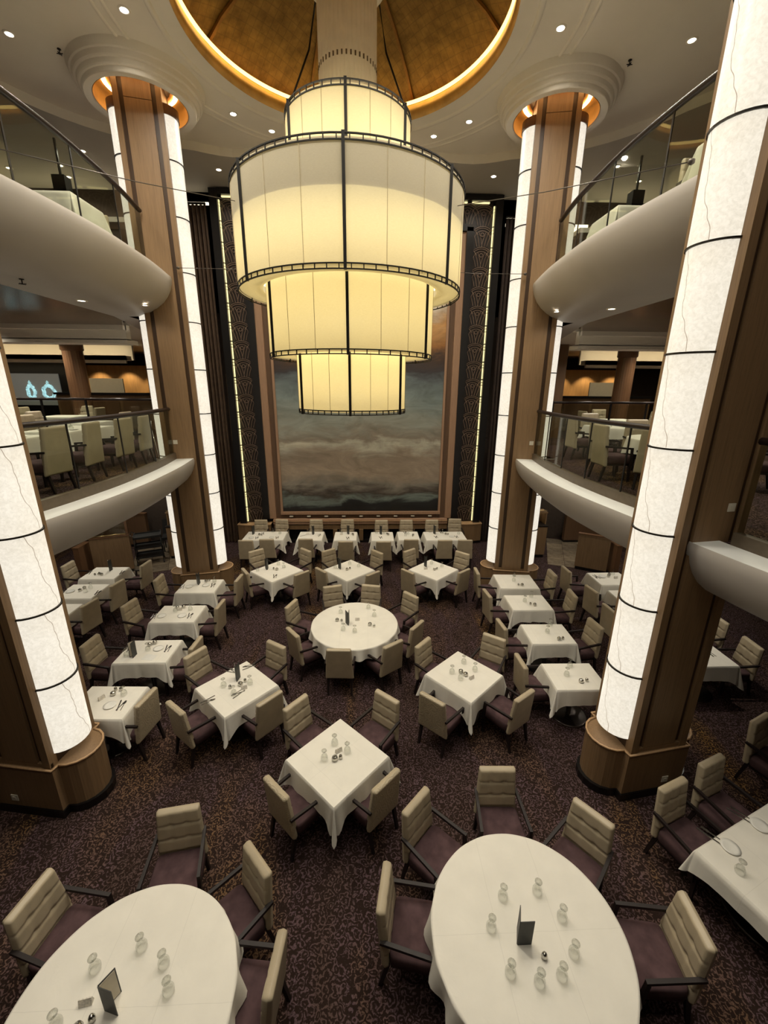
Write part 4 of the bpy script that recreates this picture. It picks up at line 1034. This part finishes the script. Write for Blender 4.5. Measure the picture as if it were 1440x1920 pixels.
menu(-3.64, 12.30, 5, 'dark standing menu folder on the four-seat painting-wall table, trolley side'); goblets('T1', [(-3.66, 12.48), (-3.05, 12.50), (-2.80, 12.34)]); pots('T1', [(-3.42, 12.26)], [(-3.34, 12.22)]); setting('T1', -3.60, 12.02, 0); setting('T1', -2.98, 12.02, 0); setting('T1', -3.2, 12.42, 180, False)
menu(-1.75, 12.26, 5, 'dark standing menu folder on the first two-seat painting-wall table'); pots('T2', [(-1.54, 12.2)], [(-1.56, 12.12)]); tent('T2', -1.92, 12.26, 0); item(knife_me, 'table_knife', -2.05, 12.2, 'single steel knife on the first two-seat painting-wall table', 'knife', None, R(-50))
menu(-0.64, 12.28, 5, 'dark standing menu folder on the second two-seat painting-wall table'); pots('T3', [(-0.5, 12.24)], [(-0.48, 12.16)]); tent('T3', -0.86, 12.26, 0); setting('T3', -0.8, 11.95, 0, False); goblets('T3', [(-0.86, 12.42)])
menu(0.40, 12.24, 5, 'dark standing menu folder on the third two-seat painting-wall table'); pots('T4', [(0.62, 12.2)], [(0.58, 12.28)]); setting('T4', 0.22, 11.98, 0, False); goblets('T4', [(0.25, 12.36), (0.50, 12.36)])
pots('T5', [(1.40, 12.14)], [(1.38, 12.06)]); setting('T5', 1.02, 12.4, 0, False); goblets('T5', [(1.25, 12.22), (1.16, 12.10)])
menu(2.12, 12.24, 5, 'dark standing menu folder on the four-seat painting-wall table, marble side'); pots('T6', [(2.45, 12.22)], [(2.52, 12.2)]); goblets('T6', [(1.98, 12.42), (2.36, 12.32), (2.86, 12.22)]); setting('T6', 1.95, 12.0, 0, False); setting('T6', 2.6, 12.0, 0); setting('T6', 2.5, 12.45, 180, False)
menu(-3.98, 8.86, 20, 'tan-lined standing menu folder on the two-seat table touching the far column'); setting('L1', -4.16, 8.78, 180); setting('L1', -3.80, 8.84, 0); pots('L1', [(-3.86, 9.02)], [(-3.80, 9.06)]); goblets('L1', [(-3.66, 9.0)])
setting('L2', -4.18, 7.50, 180); setting('L2', -3.78, 7.50, 0); pots('L2', [(-4.0, 7.80), (-3.88, 7.82)]); goblets('L2', [(-3.70, 7.72), (-3.98, 7.66)]); tent('L2', -3.92, 7.72, 0)
menu(-4.02, 6.26, 160, 'standing menu folder with its cream page out on the third two-seat table'); setting('L3', -3.72, 6.40, 0); setting('L3', -4.12, 6.42, 180, False); pots('L3', [(-3.86, 6.56), (-3.92, 6.5)]); goblets('L3', [(-3.88, 6.36), (-4.16, 6.2)])
item(sheet_me, 'paper_slip', -3.76, 6.16, 'white paper slip lying flat by the third two-seat table menu', 'paper', None, R(80))
setting('L4', -3.76, 5.04, 0); setting('L4', -4.16, 5.08, 180); pots('L4', [(-3.84, 5.26)], [(-3.86, 5.36), (-3.78, 5.36)]); goblets('L4', [(-3.68, 5.26)]); tent('L4', -3.96, 5.18, 60)
menu(-6.48, 9.66, 15, 'standing menu folder on the aisle table just before the wooden partition'); setting('O1', -6.3, 9.6, 0, False); setting('O1', -6.78, 9.6, 180, False); pots('O1', [(-6.62, 9.48), (-6.54, 9.44)], [(-6.7, 9.44)])
pots('O2', [(-6.52, 8.62), (-6.5, 8.74)]); goblets('O2', [(-6.36, 8.74), (-6.36, 8.56)]); setting('O2', -6.24, 8.54, 0, False); setting('O2', -6.72, 8.6, 180)
goblets('R1', [(3.60, 9.16), (3.50, 8.90)]); pots('R1', [(3.62, 8.66)], [(3.54, 8.68)])
goblets('R2', [(3.62, 8.10), (3.40, 7.90)]); pots('R2', [(3.56, 7.74)], [(3.48, 7.78)])
goblets('R3', [(3.56, 6.96), (3.40, 6.72)]); pots('R3', [(3.52, 6.48)], [(3.60, 6.50)])
goblets('R4', [(3.36, 5.72), (3.20, 5.50)]); pots('R4', [(3.36, 5.34)], [(3.46, 5.36)])
setting('Q1', 5.80, 9.10, 180); pots('Q1', [(5.96, 9.10), (6.02, 9.18)]); goblets('Q1', [(6.12, 9.2)]); tent('Q1', 6.08, 9.0, 0)
setting('S1', 5.86, 6.02, 0, False)
for a, b in ((3.66, 2.88), (4.16, 3.08)):
    item(plate_me, 'side_plate', a, b, 'white side plate on the long angled table', 'plate', 'plates on the long angled table')
    for me, nm, d in ((knife_me, 'table_knife', -0.02), (fork_me, 'table_fork', 0.03)):
        item(me, nm, a - 0.11 + d, b + 0.12 + d * 0.4, 'steel %s beside a plate on the long angled table' % nm.split('_')[1], nm.split('_')[1], 'cutlery on the long angled table', R(35), 0)
goblets('BR', [(3.56, 2.66), (3.9, 2.62)])

# ------------------------------------------------------------------ side aisles on the main floor
def partition(x0, y0, x1, y1, h, label, glass=True):
    d = Vector((x1 - x0, y1 - y0, 0)); L = d.length; t = thing('wood_partition', label, 'partition', (x0, y0, 0), math.atan2(d.y, d.x))
    part('panel', MB().box(0, L, -0.05, 0.05, 0.10, h), m_wallwood if False else m_wood, t)
    part('toe_kick', MB().box(0.02, L - 0.02, -0.04, 0.04, 0, 0.10), m_toe, t)
    part('top_rail', MB().box(-0.01, L + 0.01, -0.06, 0.06, h, h + 0.03), m_walnut, t)
    if glass:
        part('brass_rail', MB().tube([(0.05, -0.02, h + 0.06), (L - 0.02, -0.02, h + 0.06)], 0.018, 8), m_brass, t)
        part('glass_pane', MB().box(0.12, L - 0.08, -0.006, 0.006, h + 0.08, h + 0.5), m_glass, t)
        part('end_post', MB().box(L - 0.06, L, -0.04, 0.04, h + 0.03, h + 0.55), m_walnut, t)
partition(-7.75, 10.98, -6.86, 11.33, 1.12, 'low wooden partition with brass rail and glass behind the aisle tables')
partition(6.25, 11.27, 6.98, 10.83, 1.12, 'square wooden divider panel standing beside the marble tiles', False)
def slab_box(name, label, x0, x1, y0, y1, z1, mat=None, rz=0):
    t = thing(name, label, 'partition', ((x0 + x1) / 2, (y0 + y1) / 2, 0), R(rz)); hx, hy = (x1 - x0) / 2, (y1 - y0) / 2
    part('panel', MB().box(-hx, hx, -hy, hy, 0.1, z1), mat or m_wallwood, t); part('toe_kick', MB().box(-hx + .02, hx - .02, -hy + .02, hy - .02, 0, 0.1), m_toe, t)
    part('top_rail', MB().box(-hx - .01, hx + .01, -hy - .01, hy + .01, z1, z1 + 0.03), m_walnut, t)
slab_box('wood_partition', 'dark wooden end panel at the partition by the aisle tables, trolley side', -8.05, -7.9, 10.7, 11.2, 0.95, m_walnut)
slab_box('wood_partition', 'dark wooden end panel at the divider, marble side', 7.05, 7.2, 10.6, 11.0, 0.95, m_walnut)
slab_box('wood_partition', 'long wooden screen behind the service trolley', -9.2, -7.4, 13.25, 13.4, 1.15)
slab_box('wood_partition', 'long wooden screen beyond the marble tiles', 6.9, 9.0, 13.4, 13.55, 1.15)
def service_cabinet(x, y, rz, label):
    t = thing('service_cabinet', label, 'cabinet', (x, y, 0), R(rz), 'wooden service cabinets behind the far columns')
    part('body', MB().box(-0.26, 0.26, -0.25, 0.25, 0.10, 1.05), m_wood, t)
    part('toe_kick', MB().box(-0.24, 0.24, -0.22, 0.22, 0, 0.10), m_toe, t)
    part('worktop', MB().box(-0.28, 0.28, -0.27, 0.27, 1.05, 1.08), m_black, t)
    part('hutch_back', MB().box(-0.26, 0.26, 0.2, 0.25, 1.08, 1.45), m_wood, t)
    for s in (-1, 1): part('hutch_side', MB().box(s * 0.25 - 0.015, s * 0.25 + 0.015, -0.1, 0.25, 1.08, 1.45), m_wood, t)
    part('hutch_top', MB().box(-0.28, 0.28, -0.12, 0.27, 1.45, 1.49), m_wood, t)
    part('niche_light', MB().box(-0.2, 0.2, 0.12, 0.18, 1.435, 1.447), m_ledcream, t)
    part('brass_rail', MB().tube([(-0.26, -0.1, 1.54), (0.26, -0.1, 1.54)], 0.014, 8), m_brass, t)
service_cabinet(5.40, 12.35, 0, 'wooden service cabinet with lit niche behind the far column, marble side')
service_cabinet(-5.98, 12.45, 0, 'wooden service cabinet with lit niche behind the far column, trolley side')
def trolley(x, y, rz):
    t = thing('service_trolley', 'black three-tier service trolley parked on the tiles by the partition', 'trolley', (x, y, 0.012), R(rz))
    for z in (0.22, 0.52, 0.84):
        part('tray', MB().box(-0.36, 0.36, -0.24, 0.24, z, z + 0.02).box(-0.37, 0.37, -0.25, -0.24, z, z + 0.06).box(-0.37, 0.37, 0.24, 0.25, z, z + 0.06).box(-0.37, -0.36, -0.25, 0.25, z, z + 0.06).box(0.36, 0.37, -0.25, 0.25, z, z + 0.06), m_cart, t)
    for sx in (-1, 1):
        for sy in (-1, 1):
            part('post', MB().tube([(sx * 0.35, sy * 0.23, 0.08), (sx * 0.35, sy * 0.23, 0.92)], 0.014, 6), m_cart, t)
            part('caster', MB().tube([(sx * 0.35 - 0.015, sy * 0.23, 0.045), (sx * 0.35 + 0.015, sy * 0.23, 0.045)], 0.045, 10), m_cart, t)
    part('push_handle', MB().tube([(-0.35, -0.23, 0.92), (-0.42, -0.2, 0.97), (-0.42, 0.2, 0.97), (-0.35, 0.23, 0.92)], 0.012, 6), m_chrome, t)
trolley(-6.72, 12.0, 25)
k0 = thing('office_chair', 'dark upholstered side chair pushed behind the service trolley', 'chair', (-6.55, 13.05, 0.0), R(20))
part('seat', MB().box(-0.24, 0.24, -0.24, 0.24, 0.42, 0.5), m_cart, k0); part('backrest', MB().hexa([(-.24, .2, .5), (.24, .2, .5), (.24, .25, .5), (-.24, .25, .5)], [(-.22, .27, .98), (.22, .27, .98), (.22, .32, .98), (-.22, .32, .98)]), m_cart, k0)
for sx in (-1, 1):
    for sy in (-1, 1): part('leg', MB().box(sx * .21 - .015, sx * .21 + .015, sy * .21 - .015, sy * .21 + .015, 0, 0.42), m_cart, k0)

# ------------------------------------------------------------------ lower balcony dining room
F2 = Z2 - 0.02
def deck_table_rect(x, y, w, d, ph): table_rect(x, y, w, d, 0, 'pedestal table under white linen, ' + ph, 'white linen cloth, ' + ph, 0.25, F2, int(x * 13 + y * 7), 'balcony tables')
def deck_chair(x, y, h, label, z=F2):      # these have taller, longer-skirted backs than the chairs below
    t = make_chair(x, y, h, label, z, 'balcony dining chairs', False, True)
    for c in t.children:
        if c.name.startswith('backrest'): c.scale = (1.04, 1, 1.17); c.location = (0, 0, -0.11)
deck_table_rect(-6.15, 6.90, 0.9, 1.5, 'long balcony table nearest the near column, television-screen side')
deck_table_rect(-6.15, 8.85, 0.9, 1.4, 'long balcony table nearest the far column, television-screen side')
for i, y in enumerate((6.55, 7.4, 8.4, 9.15)):
    deck_chair(-5.08, y, 180 + (4 if i % 2 else -5), 'tan armchair with its back to the glass, balcony row under the television-screen side ceiling')
    deck_chair(-7.0, y + 0.05, 0, 'tan armchair facing the glass across the long balcony tables, television-screen side')
table_round(5.62, 7.35, 0.78, 'round balcony table under white linen behind the lower glass balustrade', 'white linen cloth on the round balcony table', 0.3, F2, 5)
for a in (140, 178, 222, 320, 30, 85):
    deck_chair(5.62 + 1.12 * math.cos(R(a)), 7.35 + 1.12 * math.sin(R(a)), a + 180, 'tan armchair drawn up to the round balcony table')
deck_table_rect(5.9, 9.9, 0.9, 0.9, 'square balcony table beyond the round one')
for x, y, h in ((5.1, 9.75, 0), (6.7, 9.9, 180), (5.9, 10.7, 270)): deck_chair(x, y, h, 'tan armchair at the square balcony table beyond the round one')
deck_table_rect(7.4, 12.2, 0.9, 0.9, 'square balcony table past the inner glass rail, round-table side')
for x, y, h in ((6.6, 12.2, 0), (7.4, 13.0, 270), (8.2, 12.1, 180)): deck_chair(x, y, h, 'tan armchair at the table past the inner glass rail, round-table side')
deck_table_rect(-7.0, 10.55, 0.9, 0.9, 'square balcony table before the inner glass rail, television-screen side')
for x, y, h in ((-6.2, 10.5, 180), (-7.8, 10.5, 0)): deck_chair(x, y, h, 'tan armchair at the square balcony table before the inner glass rail')
deck_table_rect(-8.9, 12.6, 0.9, 0.9, 'square balcony table past the inner glass rail, television-screen side')
for x, y, h in ((-8.1, 12.6, 180), (-9.7, 12.6, 0), (-8.9, 13.4, 270)): deck_chair(x, y, h, 'tan armchair at the table past the inner glass rail, television-screen side')
for tx, ty, ph in ((-6.15, 6.9, 'long balcony table nearest the near column'), (-6.15, 8.85, 'long balcony table nearest the far column'), (5.62, 7.35, 'round balcony table'), (5.9, 9.9, 'square balcony table beyond the round one')):
    for dx, dy in ((-0.22, 0.3), (0.24, 0.25), (-0.25, -0.3), (0.22, -0.28)):
        tag(link('goblet', goblet_me, None, (tx + dx * 0.8, ty + dy * 0.8, F2 + ZT)), 'clear goblet on the ' + ph, 'glass', 'goblets on the ' + ph)
        tag(link('side_plate', plate_me, None, (tx + dx * 1.3, ty + dy * 1.15, F2 + ZT)), 'white side plate on the ' + ph, 'plate', 'plates on the ' + ph)
# champagne stand by the far column
st = thing('champagne_stand', 'chrome champagne bucket on a slim tripod stand behind the balustrade glass', 'bucket stand', (-4.95, 9.55, F2))
part('bucket', MB().lathe([(0.001, 0.62), (0.075, 0.62), (0.105, 0.86), (0.112, 0.865), (0.10, 0.86)], 20), m_chrome, st)
for a in (20, 140, 260): part('leg', MB().tube([(0.14 * math.cos(R(a)), 0.14 * math.sin(R(a)), 0.0), (0.08 * math.cos(R(a)), 0.08 * math.sin(R(a)), 0.64)], 0.010, 6), m_chrome, st)
part('collar_ring', MB().tube([(0.09 * math.cos(R(a)), 0.09 * math.sin(R(a)), 0.64) for a in range(0, 360, 30)], 0.008, 5, True), m_chrome, st)
# inner glass rails
def inner_rail(pts, label):
    t = thing('inner_balustrade', label, 'balustrade', (0, 0, F2), 0, 'inner glass rails on the lower balcony')
    for (a, b) in zip(pts, pts[1:]):
        d = Vector((b[0] - a[0], b[1] - a[1], 0)); n = max(1, round(d.length / 1.2))
        part('handrail', MB().tube([(a[0], a[1], 1.27), (b[0], b[1], 1.27)], 0.035, 8), m_rail, t)
        for i in range(n):
            p = (a[0] + d.x * i / n, a[1] + d.y * i / n, 0)
            part('glass_pane', MB().box(0.02, d.length / n - 0.02, -0.006, 0.006, 0.12, 1.22), m_glass, t, p, math.atan2(d.y, d.x))
            part('post', MB().box(-0.02, 0.02, -0.02, 0.02, 0.0, 1.26), m_black, t, p)
inner_rail([(-9.6, 11.35), (-7.35, 11.35), (-5.6, 11.35)], 'inner glass rail with dark top, television-screen side')
inner_rail([(5.0, 11.3), (6.6, 11.3), (8.6, 11.3)], 'inner glass rail with dark top, round-table side')
# bulkheads, walls, bars
for s, nm in ((-1, 'left'), (1, 'right')):
    X = lambda a, b: sorted((AX + s * a, AX + s * b))
    a, b = X(5.6, 16.3); struct('trim_bulkhead_' + nm, MB().box(a, b, 11.0, 11.2, 6.28, 6.62).box(a, b, 11.0, 11.5, 6.2, 6.3).box(a, b, 10.9, 11.05, 6.5, 6.62), m_paint)
    a, b = X(4.6, 6.75); struct('wall_wood_' + nm, MB().box(a, b, 14.0, 14.2, 3.6, 6.6), m_wallwood)
    a, b = X(8.0, 16); struct('trim_cove_' + nm, MB().box(a, b, 15.2, 15.6, 6.05, 6.2).box(a, b, 15.2, 15.3, 5.95, 6.2), m_paint)
    a, b = X(8.2, 15.8); struct('trim_cove_light_' + nm, MB().box(a, b, 15.62, 15.74, 6.14, 6.22), m_cove2)
    a, b = X(8.2, 15.8); struct('trim_cove_back_' + nm, MB().box(a, b, 16.1, 16.2, 6.1, 6.6), m_paint)  # pale board added to catch the cove glow
    a, b = X(6.75, 12.0); struct('wall_bar_amber_' + nm, MB().box(a, b, 19.0, 19.2, 3.6, 6.05), m_amber)
    for i in range(4):
        spot('bar_wash', (AX + s * (7.6 + 1.2 * i), 18.4, 6.0), 30, 90, 0.6, (1, 0.7, 0.36), None, 0.05, (R(25), 0, 0))
    t = thing('bar_counter', 'long dark-topped wooden bar counter in front of the amber wall, %s side' % ('television-screen' if s < 0 else 'round-table'), 'bar', (AX + s * 9.2, 17.0, F2), 0, 'bar counters')
    part('front', MB().box(-2.4, 2.4, -0.3, 0.3, 0.0, 1.28), m_wood, t); part('counter_top', MB().box(-2.45, 2.45, -0.38, 0.38, 1.28, 1.36), m_black, t)
    for i in range(4): part('front_panel', MB().box(-2.3 + 1.17 * i, -2.3 + 1.17 * i + 1.05, -0.325, -0.3, 0.15, 1.15), m_wallwood, t)
    sb = tag(link('sign_board', MB().box(-0.62, 0.62, -0.03, 0.03, 0, 0.52).mesh('sign_board', m_plastic)), 'pale blank screen panel standing on the bar counter, %s side' % ('television-screen' if s < 0 else 'round-table'), 'panel', 'panels on the bars')
    sb.location = (AX + s * 9.7, 16.8, F2 + 1.36)
    cl = thing('round_column', 'brown fluted wooden column rising before the bar, %s side' % ('television-screen' if s < 0 else 'round-table'), 'column', (AX + s * 8.85, 13.9 if s < 0 else 14.2, F2), 0, 'round wooden columns')
    part('shaft', MB().lathe([(0.27, 0.0), (0.27, 2.62)], 72, (0, 0), True, 0, 2 * math.pi, lambda q: 1 + 0.03 * abs(math.sin(12 * q))), m_walnut, cl)
    part('capital', MB().lathe([(0.27, 2.62), (0.31, 2.66), (0.31, 2.95), (0.001, 2.95)], 36), m_walnut, cl)
# display wall, its mirror-like ornaments brightened by emission
dw = thing('display_wall', 'grey display panel with two mirror-like ornaments, brightness added as glow, in a dark surround', 'display', (-13.6, 17.4, F2))
part('surround', MB().box(-1.6, 1.7, 0.1, 0.3, 0.2, 2.6), m_black, dw)
part('screen', MB().box(-0.95, 1.42, 0.05, 0.1, 0.85, 2.05), m_screen, dw)
for dx, wv in ((0.30, 0.13), (0.98, 0.21)):
    o = part('ornament', MB().tube([(dx + wv * math.cos(R(a)) * (1 + 0.12 * math.cos(5 * R(a))), 0.02, 1.36 + 0.24 * math.sin(R(a)) * (1 + 0.1 * math.cos(7 * R(a)))) for a in range(0, 360, 12)], 0.06, 6, True), m_crystal, dw)
    part('ornament_crown', MB().lathe([(0.001, 1.60), (0.08, 1.63), (0.04, 1.68), (0.05, 1.72), (0.001, 1.80)], 10, (dx, 0.02)), m_crystal, dw)

# bartender far behind the bar
def bartender():
    me = bpy.data.meshes.new('body')
    V = [(0, 0, 0.95), (0, 0, 1.2), (0, 0, 1.42), (0, 0.0, 1.52), (0, -0.02, 1.64), (0.19, 0, 1.40), (0.25, -0.03, 1.12), (0.22, -0.24, 1.04), (0.20, -0.34, 1.04), (-0.19, 0, 1.40), (-0.25, -0.03, 1.12), (-0.22, -0.24, 1.04), (-0.20, -0.34, 1.04), (0.1, 0, 0.88), (0.1, 0, 0.48), (0.1, 0.02, 0.05), (-0.1, 0, 0.88), (-0.1, 0, 0.48), (-0.1, 0.02, 0.05), (0.1, -0.14, 0.04), (-0.1, -0.14, 0.04)]
    E = [(0, 1), (1, 2), (2, 3), (3, 4), (2, 5), (5, 6), (6, 7), (7, 8), (2, 9), (9, 10), (10, 11), (11, 12), (0, 13), (13, 14), (14, 15), (15, 19), (0, 16), (16, 17), (17, 18), (18, 20)]
    rad = [0.15, 0.15, 0.14, 0.055, 0.10, 0.065, 0.05, 0.04, 0.035, 0.065, 0.05, 0.04, 0.035, 0.09, 0.065, 0.045, 0.09, 0.065, 0.045, 0.04, 0.04]
    me.from_pydata(V, E, []); me.materials.append(m_shirt)
    o = link('person', me, None, (-8.55, 17.9, F2), R(15))
    tag(o, 'person in dark clothing standing behind the bar, head bowed', 'person')
    md = o.modifiers.new('skin', 'SKIN')
    for i, r in enumerate(rad): me.skin_vertices[0].data[i].radius = (r, r * 0.8)
    me.skin_vertices[0].data[0].use_root = True
    o.modifiers.new('sub', 'SUBSURF').levels = 2
    hd = part('face', MB().lathe([(0.001, 1.54), (0.06, 1.55), (0.085, 1.62), (0.09, 1.69), (0.07, 1.76), (0.001, 1.79)], 16, (0, -0.035)), m_skin, o)
    part('hair', MB().lathe([(0.10, 1.66), (0.104, 1.72), (0.08, 1.79), (0.001, 1.81)], 16, (0, -0.015)), m_hair, o)
bartender()

# ------------------------------------------------------------------ upper balcony tables seen through the glass
F3 = Z3 - 0.02
for s, nm in ((-1, 'television-screen'), (1, 'round-table')):
    for y, ph in ((5.6, 'near-column'), (8.1, 'far-column')):
        x = AX + s * 4.75
        table_rect(x, y, 0.8, 0.8, 0, 'pedestal table under white linen, upper balcony %s end, %s side' % (ph, nm), 'white linen cloth, upper balcony %s end, %s side' % (ph, nm), 0.33, F3, int(y * 10) + (s > 0), 'upper balcony tables')
        make_chair(x + s * 0.1, y + 0.82, 270, 'tan armchair, painting side of the upper balcony %s table, %s side' % (ph, nm), F3, 'upper balcony chairs')
        make_chair(x + s * 0.85, y, 90 + s * 90, 'tan armchair, inner side of the upper balcony %s table, %s side' % (ph, nm), F3, 'upper balcony chairs')
    a, b = sorted((AX + s * 6.3, AX + s * 11.0)); struct('trim_upper_cove_' + ('left' if s < 0 else 'right'), MB().box(a, b, 13.3, 13.85, 9.5, 9.62), m_paint)
    struct('trim_upper_cove_light_' + ('left' if s < 0 else 'right'), MB().box(a, b, 13.75, 13.85, 9.66, 9.74), m_ledcream)
    t = thing('hanging_dark_box', 'slim dark box, its form invented, hanging under the upper balcony ceiling, %s side' % nm, 'dark_box', (AX + s * 6.7, 11.4, 9.0), 0, 'hanging dark boxes')  # box and bracket invented for a dark upright shape
    part('cabinet', MB().box(-0.14, 0.14, -0.12, 0.12, 0, 0.75), m_black, t); part('bracket', MB().box(-0.02, 0.02, -0.02, 0.02, 0.75, 1.47), m_black, t)
